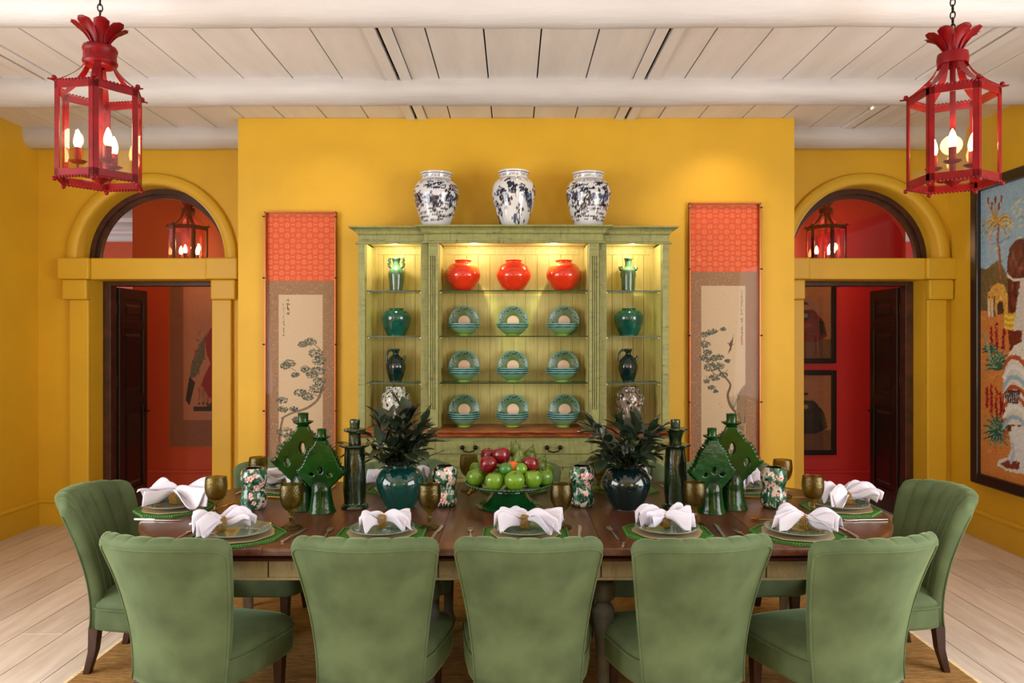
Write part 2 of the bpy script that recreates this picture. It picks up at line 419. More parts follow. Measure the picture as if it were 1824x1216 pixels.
# ------------------------------------------------------------------ room shell
XL, XR, YB, YR, ZC = -4.05, 3.72, 6.22, -2.2, 3.33
YT = 6.50     # rear face of the thick back wall
rnd = random.Random(4)
floor = sroot('floor')
MB().box((-9, YR, -.08), (9, 13.1, -.022)).obj('subfloor', m_dark, floor, 0)
pw = .235
x = XL-.02; row = 0
while x < XR+.02:
    y = YR - rnd.random()*1.6; far = 7.6
    while y < far:
        L = 1.9
        a, b = max(y, YR), min(y+L, far)
        if b-a > .05:
            MB().box((x+.0026, a+.0018, -.02), (x+pw-.0026, b-.0018, 0)).obj('floor_plank', m_plank, floor, 0, bevel=.0015)
        y += L
    x += pw; row += 1
MB().box((-9, 7.6, -.02), (9, 13, -.001)).obj('corridor_floor', m_plank, floor, 0)

ceil = sroot('ceiling')
MB().box((XL-.1, YR, ZC+.022), (XR+.1, YT, ZC+.1)).obj('ceiling_backing', m_dark, ceil, 0)
edges = [-4.1, -3.75, -3.42, (-3.21, -3.05), -2.78, -2.45, -2.13, -1.81, -1.478, -1.148, (-.85, -.685), -.5, -.17, .157, .484, (.80, .96),
         1.145, 1.46, 1.805, 2.126, 2.44, (2.70, 2.88), 3.1, 3.42, 3.78]
def bounds(e, side): return e if not isinstance(e, tuple) else e[side]
for a, b in zip(edges[:-1], edges[1:]):
    x0 = bounds(a, 1); x1 = bounds(b, 0)
    dz = rnd.random()*.004
    MB().box((x0+.0045, YR, ZC+dz), (x1-.0045, YT, ZC+.02)).obj('ceiling_board', m_ceil, ceil, 0, bevel=.002)
for e in edges:
    if isinstance(e, tuple):
        mid = (e[0]+e[1])/2+.0
        for a, b in ((e[0]+.002, mid-.012), (mid+.012, e[1]-.002)):
            MB().box((a, YR, ZC-.014), (b, YT, ZC+.02)).obj('ceiling_batten', m_ceil, ceil, 0, bevel=.002)
def log(yc, seed, x0=XL, x1=XR, zc=ZC-.037, r=.11):
    nx, ns = 150, 26; mb = MB()
    knots = [(random.Random(seed+i).uniform(x0, x1), random.Random(seed*7+i).uniform(0, 2*PI)) for i in range(26)]
    def fn(u, v):
        xx = x0+(x1-x0)*u; a = 2*PI*v
        rr = r+.012*noise.noise(Vector((xx*.7, seed*3.1, 0)))+.006*noise.noise(Vector((xx*2.5, math.cos(a)*1.3+seed, math.sin(a)*1.3)))
        for kx, ka in knots:
            dx = (xx-kx)/.05; da = math.sin((a-ka)/2)*2/.35
            q = dx*dx+da*da
            if q < 6: rr += .011*math.exp(-q)
        return (xx, yc+rr*math.cos(a), zc+rr*math.sin(a))
    mb.grid(fn, nx, ns)
    return mb.obj('beam', m_beam, ceil, 60)
for i, yc in enumerate((6.12, 4.99, 3.72, 2.5, 1.25, 0.0, -1.3)): log(yc, i+3)

struct(MB().box((XL-.15, YR, 0), (XL, YT, ZC+.02)).obj('wall_left', m_yellow, None, 0))
struct(MB().box((XR, YR, 0), (XR+.15, YT, ZC+.02)).obj('wall_right', m_yellow, None, 0))
struct(MB().box((XL, YR-.15, 0), (XR, YR, ZC+.02)).obj('wall_rear', m_yellow, None, 0))
struct(MB().box((-2.175, 5.76, 0), (2.215, YB+.0, ZC)).obj('wall_centre', m_yellow, None, 0))
DCX = (-3.077, 2.98); HW = .521; ZS = 2.27; ZO = 2.09; RA = .627
# back wall with two arched doorways
mb = MB()
cuts = [XL, DCX[0]-HW, DCX[0]+HW, DCX[1]-HW, DCX[1]+HW, XR]
mb.box((cuts[0], YB, 0), (cuts[1], YT, ZO)); mb.box((cuts[2], YB, 0), (cuts[3], YT, ZO)); mb.box((cuts[4], YB, 0), (cuts[5], YT, ZO))
mb.box((XL, YB, ZO), (XR, YT, ZS))
mb.box((XL, YB, ZS), (DCX[0]-RA, YT, ZC)); mb.box((DCX[0]+RA, YB, ZS), (DCX[1]-RA, YT, ZC)); mb.box((DCX[1]+RA, YB, ZS), (XR, YT, ZC))
N = 40
for c in DCX:
    for k in range(N):
        a0, a1 = PI*k/N, PI*(k+1)/N
        p0 = (c+RA*math.cos(a0), ZS+RA*math.sin(a0)); p1 = (c+RA*math.cos(a1), ZS+RA*math.sin(a1))
        vs = [(p0[0], YB, p0[1]), (p1[0], YB, p1[1]), (p1[0], YB, ZC), (p0[0], YB, ZC)]
        vs += [(a, YT, b) for a, _, b in vs]
        mb.add(vs, [(0, 3, 2, 1), (4, 5, 6, 7), (0, 1, 5, 4)])
struct(mb.obj('wall_back', m_yellow, None, 30, normals=False))
# corridor walls beyond the doors
struct(MB().box((-3.97, 7.6, 0), (-.02, 7.75, ZC)).obj('wall_corridor_left', m_terra, None, 0))
struct(MB().box((0, 7.6, 0), (4.08, 7.75, ZC)).obj('wall_corridor_right', m_crim, None, 0))
struct(MB().box((-9, 13, 0), (0, 13.15, ZC)).obj('wall_far_left', m_terra, None, 0))
struct(MB().box((0, 13, 0), (9, 13.15, ZC)).obj('wall_far_right', m_crim, None, 0))
cc = sroot('ceiling_corridor')
MB().box((-9, YT, ZC), (9, 13.1, ZC+.08)).obj('ceiling_slab', m_ceil, cc, 0)
for yc in (8.6, 9.8, 11.0, 12.2):
    MB().tube([(-9, yc, ZC-.02), (9, yc, ZC-.02)], .1, 14).obj('beam', m_beam, cc, 60)
struct(MB().box((-9.1, YT, 0), (-9, 13.1, ZC)).obj('wall_corridor_end_left', m_terra, None, 0))
struct(MB().box((9, YT, 0), (9.1, 13.1, ZC)).obj('wall_corridor_end_right', m_crim, None, 0))
struct(MB().box((-9, YT-.1, 0), (XL-.15, YT, ZC)).obj('wall_corridor_near_left', m_terra, None, 0))
struct(MB().box((XR+.15, YT-.1, 0), (9, YT, ZC)).obj('wall_corridor_near_right', m_crim, None, 0))
area('daylight_corridor_left', (-8.9, 10, 1.4), (R(98), 0, R(-90)), 4, 2, 170, DAY)
box_light = area('daylight_corridor_mid', (0, 12.9, 1.6), (R(90), 0, R(180)), 5, 2, 30, DAY)
area('daylight_corridor_right', (8.9, 10, 1.4), (R(98), 0, R(90)), 4, 2, 150, DAY)
# baseboards with a rounded top bead
def baseboard(name, a, b, nrm, mat):
    a = Vector(a); b = Vector(b); n = Vector(nrm); o = MB()
    sec = [(0, 0), (.02, 0), (.02, .19), (.028, .196), (.030, .207), (.024, .216), (.012, .226), (0, .226)]
    vs = [a+n*t+Vector((0, 0, z)) for t, z in sec]+[b+n*t+Vector((0, 0, z)) for t, z in sec]
    k = len(sec); o.add(vs, [tuple(range(k)), tuple(range(k, 2*k))]+[(i, (i+1) % k, k+(i+1) % k, k+i) for i in range(k)])
    return struct(o.obj(name, mat, None, 50))
baseboard('baseboard_left', (XL, YR, 0), (XL, YB, 0), (1, 0, 0), m_yellow_d)
baseboard('baseboard_right', (XR, YR, 0), (XR, YB, 0), (-1, 0, 0), m_yellow_d)
baseboard('baseboard_back_left', (XL, YB, 0), (DCX[0]-HW-.16, YB, 0), (0, -1, 0), m_yellow_d)
baseboard('baseboard_back_right', (DCX[1]+HW+.18, YB, 0), (XR, YB, 0), (0, -1, 0), m_yellow_d)
baseboard('baseboard_centre', (-2.175, 5.76, 0), (2.215, 5.76, 0), (0, -1, 0), m_yellow_d)
baseboard('baseboard_corridor_left', (-3.97, 7.6, 0), (-.02, 7.6, 0), (0, -1, 0), m_terra)
baseboard('baseboard_corridor_right', (0, 7.6, 0), (4.08, 7.6, 0), (0, -1, 0), m_crim)

# doorway surrounds, transoms and doors
for di, c in enumerate(DCX):
    s = -1 if di == 0 else 1
    tr = sroot('trim_%d' % (di+1))
    for side in (-1, 1):
        xi = c+side*HW; xo = xi+side*.165
        q = lambda x0, x1, y0, z0, z1, nm, bv=.008: MB().box((min(x0, x1), y0, z0), (max(x0, x1), YB, z1)).obj(nm, m_yellow_d, tr, 0, bevel=bv)
        q(xi, xo, YB-.045, 0, 1.92, 'pilaster'); q(xi-side*0.0, xo+side*.045, YB-.075, 1.92, ZO, 'capital', .014)
        q(c+side*(HW-.03+.0), c+side*(HW+.235), YB-.10, ZO, ZS, 'impost_block', .012)
    MB().box((c-HW+.03, YB-.07, ZO), (c+HW-.03, YB, ZS)).obj('lintel', m_yellow_d, tr, 0, bevel=.01)
    mb = MB(); n = 48
    sec = [(RA, 0), (RA, .03), (RA+.012, .042), (RA+.085, .042), (RA+.098, .028), (RA+.098, 0)]
    vs = []
    for k in range(n+1):
        a = PI*k/n
        for r, t in sec: vs.append((c+r*math.cos(a), YB-t, ZS+r*math.sin(a)))
    m = len(sec)
    mb.add(vs, [(k*m+i, k*m+i+1, (k+1)*m+i+1, (k+1)*m+i) for k in range(n) for i in range(m-1)])
    mb.obj('arch_moulding', m_yellow_d, tr, 50)
    # fan window above the door
    wn = sroot('window_%d' % (di+1)); mb = MB()
    yf = YB+.15
    for r0, r1, y0, y1 in ((RA-.045, RA, yf, yf+.1), (RA-.075, RA-.045, yf+.03, yf+.08)):
        for k in range(n):
            a0, a1 = PI*k/n, PI*(k+1)/n
            vs = []
            for y in (y0, y1):
                vs += [(c+r0*math.cos(a0), y, ZS+r0*math.sin(a0)), (c+r1*math.cos(a0), y, ZS+r1*math.sin(a0)),
                       (c+r1*math.cos(a1), y, ZS+r1*math.sin(a1)), (c+r0*math.cos(a1), y, ZS+r0*math.sin(a1))]
            mb.add(vs, [(0, 1, 2, 3), (4, 7, 6, 5), (0, 3, 7, 4), (1, 5, 6, 2)])
    mb.obj('arched_frame', m_mahog_l, wn, 50)
    MB().box((c-RA, yf-.01, ZS-.004), (c+RA, yf+.1, ZS+.014)).obj('sill_bar', m_mahog, wn, 0)
    MB().add([(c+(RA-.06)*math.cos(PI*k/n), yf+.055, ZS+.01+(RA-.06)*math.sin(PI*k/n)) for k in range(n+1)], [tuple(range(n+1))]).obj('pane', m_transom, wn, 0, normals=False)
    # door frame and open leaf
    dr = sroot('door_%d' % (di+1))
    yj = YB+.17
    MB().box((c-HW, yj, 0), (c-HW+.07, yj+.1, ZO)).obj('jamb', m_mahog_l, dr, 0, bevel=.006)
    MB().box((c+HW-.07, yj, 0), (c+HW, yj+.1, ZO)).obj('jamb', m_mahog_l, dr, 0, bevel=.006)
    MB().box((c-HW+.07, yj, ZO-.04), (c+HW-.07, yj+.1, ZO)).obj('door_head', m_mahog_l, dr, 0, bevel=.006)
    # leaf in its own frame: x 0..w from the hinge, thickness in y
    hx = c+s*.453; fx = hx+s*(.004 if s < 0 else -.0)
    ang = math.atan2(.48, (-.012 if s > 0 else -.0))
    lw, lh, th = .49, 2.03, .045
    leaf_bm = MB().box((0, -th/2, 0), (.07, th/2, lh)).box((lw-.07, -th/2, 0), (lw, th/2, lh))
    for z0, z1 in ((0, .2), (.95, 1.06), (1.66, 1.74), (lh-.1, lh)): leaf_bm.box((.07, -th/2, z0), (lw-.07, th/2, z1))
    hinge_at = (hx, YB+.28, .015)
    leaf = leaf_bm.obj('door_leaf', m_mahog, dr, 0, bevel=.004)
    leaf.location = hinge_at; leaf.rotation_euler = (0, 0, R(90))
    for z0, z1 in ((.2, .95), (1.06, 1.66), (1.74, lh-.1)):
        pm = MB()
        pm.box((.07, -.008, z0), (lw-.07, .008, z1))
        for sg in (-1, 1):
            a = (.11, z0+.04); b = (lw-.11, z1-.04); a2 = (.135, z0+.065); b2 = (lw-.135, z1-.065)
            vs = [(a[0], sg*.008, a[1]), (b[0], sg*.008, a[1]), (b[0], sg*.008, b[1]), (a[0], sg*.008, b[1]),
                  (a2[0], sg*.018, a2[1]), (b2[0], sg*.018, a2[1]), (b2[0], sg*.018, b2[1]), (a2[0], sg*.018, b2[1])]
            pm.add(vs, [(4, 5, 6, 7), (0, 1, 5, 4), (1, 2, 6, 5), (2, 3, 7, 6), (3, 0, 4, 7)])
        pm.obj('door_panel', m_mahog, leaf, 0)
    mb = MB()
    for sg in (-1, 1):
        mb.tube([(lw-.05, sg*th/2, .89), (lw-.05, sg*(th/2+.04), .89), (lw-.14, sg*(th/2+.045), .89)], .008, 8)
        mb.lathe([(.02, 0), (.02, .004), (.0005, .006)], 14, Matrix.Translation((lw-.05, sg*th/2, .89)) @ Matrix.Rotation(R(-90*sg), 4, 'X'))
    mb.obj('door_handle', m_brass, leaf)
    for z in (.25, 1.15, 1.8):
        MB().tube([(-.008, 0, z), (-.008, 0, z+.09)], .008, 8).obj('hinge', m_brass, leaf)

# ------------------------------------------------------------------ recessed lights
def downlight(x, y, label):
    t = thing('ceiling_spotlight', label, 'light', (x, y, ZC), 0, 'recessed ceiling spotlights')
    MB().lathe([(.028, -.003), (.043, -.006), (.045, .0), (.045, .004)], 24).obj('trim_ring', m_silver, t)
    MB().lathe([(.0005, -.002), (.027, -.002)], 20).obj('lens', Memit('spot_lens', (255, 225, 170), 25), t)
    return t
downlight(2.72, 5.50, 'small glowing round spotlight set in the white ceiling boards behind the middle beam')
spot('spot_right', (2.72, 5.50, 3.31), (2.72, 5.6, 0), 12, WARM, 100, 1)

# ------------------------------------------------------------------ jute rug
rug = thing('jute_rug', 'large tan woven jute rug with pale fringe under the dining table', 'rug', (0.04, 3.7, 0))
rw, rl = 2.09, 1.45
mb = MB()
def rfn(u, v):
    return (-rw+2*rw*u, -rl+2*rl*v, .012+.0025*noise.noise(Vector((u*9, v*80, 0))))
mb.grid(rfn, 60, 160); mb.box((-rw, -rl, .001), (rw, rl, .009))
mb.obj('woven_field', m_jute, rug, 60)
mb = MB(); g = random.Random(8)
for sx in (-1, 1):
    for k in range(260):
        y = -rl+2*rl*(k+.5)/260; a = g.uniform(-.006, .006)
        mb.tube([(sx*rw, y, .008), (sx*(rw+.018), y+a, .006), (sx*(rw+.03), y+a*1.6, .003)], .0028, 4)
o = mb.obj('fringe', m_fringe, rug); o['kind'] = 'stuff'

# ------------------------------------------------------------------ dresser
D = thing('dresser', 'large distressed sage green breakfront dresser with lit glass shelves against yellow wall', 'dresser', (0, 5.5, 0))
def dbox(a, b, nm, mat=m_sage, par=D, bv=.003): return MB().box(a, b).obj(nm, mat, par, 0, bevel=bv)
YK = .255                     # back (against the wall), fronts: side bays -.08, centre bay -.13
YS, YC = -.08, -.13
ZT = 2.298; ZB = .92
# hutch sides and dividers
for s in (-1, 1):
    dbox((min(s*1.155, s*1.105), YS, ZB), (max(s*1.155, s*1.105), YK, ZT), 'side_panel')
    dbox((min(s*1.155, s*1.125), YS+.03, ZT), (max(s*1.155, s*1.125), YK, ZT+.062), 'frieze')
    dbox((min(s*.69, s*.635), YS, ZB), (max(s*.69, s*.635), YK, ZT), 'divider')
    # fluted pilaster of the centre bay
    mb = MB(); x0, x1 = .628, .556
    mb.box((min(s*x0, s*x1), YC+.012, ZB), (max(s*x0, s*x1), YC+.06, ZT))
    xs = [.628, .612, .606, .596, .590, .580, .574, .556]
    for a, b in ((.628, .613), (.607, .598), (.592, .583), (.577, .556)):
        mb.box((min(s*a, s*b), YC, ZB+.15), (max(s*a, s*b), YC+.014, ZT-.10))
    mb.box((min(s*.628, s*.556), YC, ZB), (max(s*.628, s*.556), YC+.014, ZB+.15)); mb.box((min(s*.628, s*.556), YC, ZT-.10), (max(s*.628, s*.556), YC+.014, ZT))
    mb.obj('pilaster', m_sage, D, 0, bevel=.0015)
    dbox((min(s*.635, s*.556), YC+.06, ZB), (max(s*.635, s*.556), YK, ZT), 'inner_side')
# interior back boards
g = random.Random(2)
for x0, x1, n in ((-1.105, -.69, 5), (-.556, .556, 12), (.69, 1.105, 5)):
    for k in range(n):
        a = x0+(x1-x0)*k/n; b = x0+(x1-x0)*(k+1)/n
        MB().box((a+.0008, YK-.02, ZB), (b-.0008, YK, ZT+.05)).obj('back_board', m_sage_in, D, 0, bevel=.002)
    # inner picture frame battens
    fr = MB()
    for a, b in (((x0, YK-.03, ZB), (x0+.035, YK-.02, ZT)), ((x1-.035, YK-.03, ZB), (x1, YK-.02, ZT)), ((x0+.035, YK-.03, ZT-.05), (x1-.035, YK-.02, ZT))):
        fr.box(a, b)
    fr.obj('back_frame', m_sage_in, D, 0, bevel=.002)
    dbox((x0, -.05, ZT+.012), (x1, YK, ZT+.03), 'bay_top', m_sage_in)
    # warm inner linings of the bay sides
    dbox((x0, YS+.05, ZB), (x0+.004, YK-.02, ZT), 'side_lining', m_sage_in, bv=0)
    dbox((x1-.004, YS+.05, ZB), (x1, YK-.02, ZT), 'side_lining', m_sage_in, bv=0)
# frieze and cornice
dbox((-1.155, YS, ZT), (-.635, YS+.03, ZT+.062), 'frieze'); dbox((.635, YS, ZT), (1.155, YS+.03, ZT+.062), 'frieze')
dbox((-.66, YC, ZT), (.66, YC+.03, ZT+.062), 'frieze'); dbox((-.56, YC+.03, ZT+.012), (.56, -.05, ZT+.03), 'bay_top', m_sage_in)
for x0, x1, yf in ((-1.175, -.64, YS), (.64, 1.175, YS), (-.672, .672, YC)):
    dbox((x0, yf-.018, ZT-.006), (x1, yf+.02, ZT+.008), 'bead_moulding', bv=.004)
def cornice(x0, x1, yf, rl, rr, nm='cornice'):
    sec = crom([(0, 0), (.008, .006), (.012, .012), (.02, .03), (.045, .045), (.06, .048), (.062, .058)], 3)
    vs = []; mb = MB()
    for t, z in sec:
        vs += [(x0-t*rl, YK, ZT+.062+z), (x0-t*rl, yf-t, ZT+.062+z), (x1+t*rr, yf-t, ZT+.062+z), (x1+t*rr, YK, ZT+.062+z)]
    n = len(sec)
    fs = [(i*4+k, i*4+k+1, (i+1)*4+k+1, (i+1)*4+k) for i in range(n-1) for k in range(3)]+[(n*4-4, n*4-3, n*4-2, n*4-1), (3, 2, 1, 0)]
    mb.add(vs, fs); return mb.obj(nm, m_sage, D, 40)
cornice(-1.155, -.66, YS, 1, 0); cornice(.66, 1.155, YS, 0, 1); cornice(-.66, .66, YC-.005, 1, 1)
# glass shelves
SZ = [1.951, 1.611, 1.262]
for x0, x1, yf in ((-1.10, -.695, -.03), (-.551, .551, -.06), (.695, 1.10, -.03)):
    for z in SZ:
        sh = MB().box((x0, yf+.003, z-.008), (x1, YK-.035, z)).obj('glass_shelf', m_gshelf, D, 0)
        MB().box((x0, yf, z-.008), (x1, yf+.003, z)).obj('shelf_edge', m_gedge, sh, 0)
        for xx in (x0, x1-.012):
            MB().box((xx, yf+.03, z-.02), (xx+.012, yf+.045, z-.0085)).obj('shelf_clip', m_silver, sh, 0)
# worktop with moulded edge
mb = MB(); sec = crom([(0, 0), (.012, .004), (.02, .012), (.022, .022), (.012, .03), (.03, .036), (.034, .044), (.028, .05)], 2)
vs = []
for t, z in sec:
    vs += [(-1.165-t, YK, ZB-.05+z), (-1.165-t, -.19-t, ZB-.05+z), (1.165+t, -.19-t, ZB-.05+z), (1.165+t, YK, ZB-.05+z)]
n = len(sec); mb.add(vs, [(i*4+k, i*4+k+1, (i+1)*4+k+1, (i+1)*4+k) for i in range(n-1) for k in range(3)]+[(n*4-4, n*4-3, n*4-2, n*4-1), (3, 2, 1, 0)])
mb.obj('countertop', m_copper, D, 40)
# base
dbox((-1.15, -.17, .08), (1.15, YK, ZB-.05), 'base_carcass'); dbox((-1.17, -.2, 0), (1.17, YK, .1), 'plinth', bv=.01)
xsd = [(-1.12, -.66), (-.565, -.025), (.02, .56), (.66, 1.12)]
for x0, x1 in xsd:
    d = dbox((x0, -.188, .752), (x1, -.165, .845), 'drawer')
    cx = (x0+x1)/2
    if x1-x0 > .5:
        mb = MB()
        for k in (-1, 1):
            mb.ball((cx+k*.048-.03 if cx < 0 else cx+k*.048+.03-.03, -.205, .80), .017, 12, 8); mb.tube([(cx+k*.048-(.03 if cx < 0 else 0), -.185, .80), (cx+k*.048-(.03 if cx < 0 else 0), -.2, .80)], .01, 8)
        o = cx-(.03 if cx < 0 else 0)
        mb.tube([(o-.045, -.21, .795), (o-.035, -.215, .775), (o, -.218, .768), (o+.035, -.215, .775), (o+.045, -.21, .795)], .005, 6)
        mb.obj('bail_handle', m_brass, d)
    else:
        MB().ball((cx, -.205, .80), .017, 12, 8).tube([(cx, -.185, .8), (cx, -.2, .8)], .008, 8).obj('knob', m_brass, d)
    c = MB()
    for a, b in (((x0, -.188, .12), (x0+.07, -.165, .725)), ((x1-.07, -.188, .12), (x1, -.165, .725)), ((x0+.07, -.188, .655), (x1-.07, -.165, .725)), ((x0+.07, -.188, .12), (x1-.07, -.165, .20))): c.box(a, b)
    cd = c.obj('cupboard_door', m_sage, D, 0, bevel=.003)
    MB().box((x0+.07, -.176, .2), (x1-.07, -.168, .655)).obj('door_panel', m_sage, cd, 0)
    MB().ball((x1-.035, -.2, .5), .014, 10, 7).obj('knob', m_brass, cd)
# cabinet lights, under the bay tops
m_led = Memit('cabinet_lamp', (255, 214, 130), 12)
for lx, w, ang in ((-.90, 6, 105), (.90, 6, 105), (-.30, 6, 120), (.30, 6, 120)):
    MB().lathe([(.0005, ZT+.006), (.022, ZT+.006), (.026, ZT+.012)], 16, Matrix.Translation((lx, .0, 0))).obj('cabinet_lamp', m_led, D)
    point('cabinet_light', (lx, 5.5+.03, ZT-.03), w*.5, (1, .86, .6), .012)
    spot('cabinet_spot', (lx, 5.5+.02, ZT-.035), (lx*.97, 5.68, 1.3), w*(4.5 if abs(lx) < .5 else 2.4), (1, .86, .56), 66, .7, .01)
# ------------------------------------------------------------------ blue and white jars on top of the dresser
def jar_canvas(seed, style):
    g = random.Random(seed); Wd, H = 1.08, .42; cv = Cv(Wd, H, .0042, (222, 224, 230))
    BL = (30, 42, 78); DK = (18, 22, 40); MB_ = (76, 96, 134)
    # neck marks, collar fringe
    for k in range(70):
        x = Wd*k/70; cv.line([(x, .352+g.uniform(0, .006)), (x+g.uniform(-.004, .004), .335-g.uniform(0, .01))], .0045, MB_)
        cv.line([(x, .378), (x+.006, .392+g.uniform(-.004, .004))], .0045, DK)
    cv.line([(0, .362), (Wd, .362)], .004, BL); cv.line([(0, .403), (Wd, .403)], .005, BL)
    if style == 0:
        for k in range(9):       # dark foliage band
            x = (k+.5)*Wd/9+g.uniform(-.02, .02); y = .22+g.uniform(-.03, .03)
            for q in range(44): cv.ell(x+g.gauss(0, .034), y+g.gauss(0, .024), g.uniform(.006, .018), g.uniform(.005, .013), g.choice([BL, DK, MB_]), g.uniform(0, 3))
            cv.line([(x+g.uniform(-.05, .05)+.012*math.sin(t*1.4), y-.03-.012*t) for t in range(6)], .006, DK)
        for k in range(190):      # rows of small dashes like clouds and grass
            x = g.uniform(0, Wd); y = g.choice([.05, .075, .10, .13, .155, .275, .295, .315])+g.uniform(-.008, .008)
            for q in range(g.randint(3, 6)): cv.line([(x+q*.011, y), (x+q*.011+.005, y+g.uniform(.003, .012))], .0075, DK if g.random() < .6 else BL)
    else:
        for k in range(22):      # curling scrolls with leaf clumps
            x = (k+.5)*Wd/22; y = g.uniform(.05, .30); ph = g.uniform(0, 6)
            cv.line([(x+.045*math.sin(t*.5+ph)*(1-t/22)+t*.002, y+.05*math.cos(t*.62+ph)-t*.002) for t in range(18)], .008, DK)
            for q in range(14): cv.ell(x+g.gauss(0, .02), y+g.gauss(0, .022), g.uniform(.006, .016), g.uniform(.006, .014), g.choice([BL, DK, MB_]), g.uniform(0, 3))
        for k in range(44):
            x = g.uniform(0, Wd); y = g.uniform(.03, .32)
            for q in range(7):
                a = q*PI*2/7; cv.line([(x, y), (x+.015*math.cos(a), y+.015*math.sin(a))], .005, DK)
    return cv
def painted_lathe(pr, seg, cv, m=None, mod=None):
    H = pr[-1][1] if pr[-1][1] > pr[0][1] else 1; H = max(z for _, z in pr)
    mb = MB()
    return mb.lathe(pr, seg, m, mod, lambda a, s, r, z: cv.at(((a/(2*PI))+.5) % 1.0, min(max(z/H, 0), 1)))
jp = [(.085, 0), (.098, .004), (.112, .04), (.135, .11), (.158, .19), (.170, .255), (.165, .305), (.145, .345), (.118, .362), (.112, .372), (.116, .395), (.122, .412), (.120, .42), (.108, .42), (.102, .40), (.10, .37)]
for k, (px, st, lb) in enumerate(((777, 0, 'blue and white porcelain jar, left of three on top of the dresser'),
                                 (915, 1, 'blue and white jar with curling scrolls, middle of three on the dresser top'),
                                 (1048, 0, 'blue and white porcelain jar, right of three on top of the dresser'))):
    cv = jar_canvas(11+k*5, st); t = thing('porcelain_jar', lb, 'jar', ((px-CX)*5.52/F, 5.52, 2.4185), 0, 'blue and white jars on the dresser')
    pr = crom(jp, 7); sc = 1.0
    mb = painted_lathe(pr, 200, cv); o = mb.obj('jar_body', m_glazed, t, 60)
    if st == 1: o.scale = (.97, .97, 1.03)

# ------------------------------------------------------------------ pots on the cabinet shelves
YSH = 5.59
def sh(px, z): return ((px-CX)*YSH/F, YSH, z)
for k, (px, w) in enumerate(((825, 'left'), (915, 'middle'), (1004, 'right'))):
    t = tag(MB().lathe(prof([(.0, .0), (.05, 0), (.06, .003), (.098, .04), (.130, .10), (.132, .14), (.112, .19), (.078, .213), (.06, .218), (.06, .228), (.066, .236), (.058, .238), (.052, .225), (.09, .19)], 6), 56).obj('orange_vase', m_orange, None, 60),
            'glossy orange red vase, %s of three on the top shelf of the dresser' % w, 'vase', 'orange vases on the top shelf')
    t.location = sh(px, SZ[0]+.0005)
# jade vases with handles
t = thing('handled_vase', 'streaked green vase with ruffled scroll ears at the neck, top left shelf', 'vase', sh(706, SZ[0]+.0005))
MB().lathe(prof([(.0, 0), (.046, 0), (.05, .02), (.057, .08), (.062, .13), (.055, .16), (.035, .185), (.026, .205), (.026, .225), (.034, .25), (.03, .255), (.022, .245)]), 40).obj('body', m_jade, t, 60)
for s in (-1, 1):
    MB().tube([(s*.03, 0, .18), (s*.052, 0, .19), (s*.058, 0, .21), (s*.048, 0, .222), (s*.056, 0, .235), (s*.05, 0, .252), (s*.036, 0, .25)], [.012, .01, .012, .009, .012, .010, .006], 8).obj('handle', m_jade, t, 60)
t = thing('handled_vase', 'green bottle vase with small flower knobs at the shoulders, top right shelf', 'vase', sh(1119, SZ[0]+.0005))
MB().lathe(prof([(.0, 0), (.045, 0), (.05, .015), (.053, .08), (.054, .14), (.05, .165), (.028, .185), (.025, .225), (.034, .25), (.028, .252), (.02, .24)]), 40).obj('body', m_jade, t, 60)
for s in (-1, 1):
    MB().ball((s*.058, 0, .17), .014, 10, 7).ball((s*.066, 0, .182), .01).ball((s*.052, 0, .184), .01).tube([(s*.05, 0, .16), (s*.055, 0, .13), (s*.052, 0, .10)], .006).obj('handle', m_jade, t, 60)
for px, w, sx in ((706, 'left', 1), (1120, 'right', 1.0)):
    t = thing('green_pot', 'round teal green pot with narrow mouth on the second shelf of the %s bay' % w, 'pot', sh(px, SZ[1]+.0005), 0, 'green pots in the side bays')
    MB().lathe(prof([(.0, 0), (.065, 0), (.07, .01), (.095, .06), (.113, .12), (.110, .16), (.082, .19), (.056, .196), (.054, .205), (.058, .209), (.048, .209), (.045, .195)], 6), 48).obj('body', m_pot, t, 60)
    t = thing('spouted_ewer', 'dark teal ribbed ewer with loop handle and short spout, %s bay third shelf' % w, 'ewer', sh(px-1, SZ[2]+.0005), 0, 'ewers in the side bays')
    MB().lathe(prof([(.0, 0), (.045, 0), (.046, .008), (.06, .045), (.074, .10), (.070, .14), (.045, .185), (.024, .205), (.022, .22), (.032, .245), (.022, .25), (.012, .235)], 6), 48, None, lambda a, z, s: 1+.03*math.cos(a*8)*math.sin(PI*min(z/.2, 1))).obj('body', m_ewer, t, 60)
    MB().tube(crom([(-.02, 0, .235), (-.045, 0, .24), (-.066, 0, .215), (-.07, 0, .17), (-.068, 0, .15)], 5), .009, 8).obj('handle', m_ewer, t, 60)
    MB().tube(crom([(.05, 0, .155), (.062, 0, .175), (.072, 0, .197)], 4), [.016, .015, .014, .013, .012, .011, .010, .009, .008], 8).obj('spout', m_ewer, t, 60)
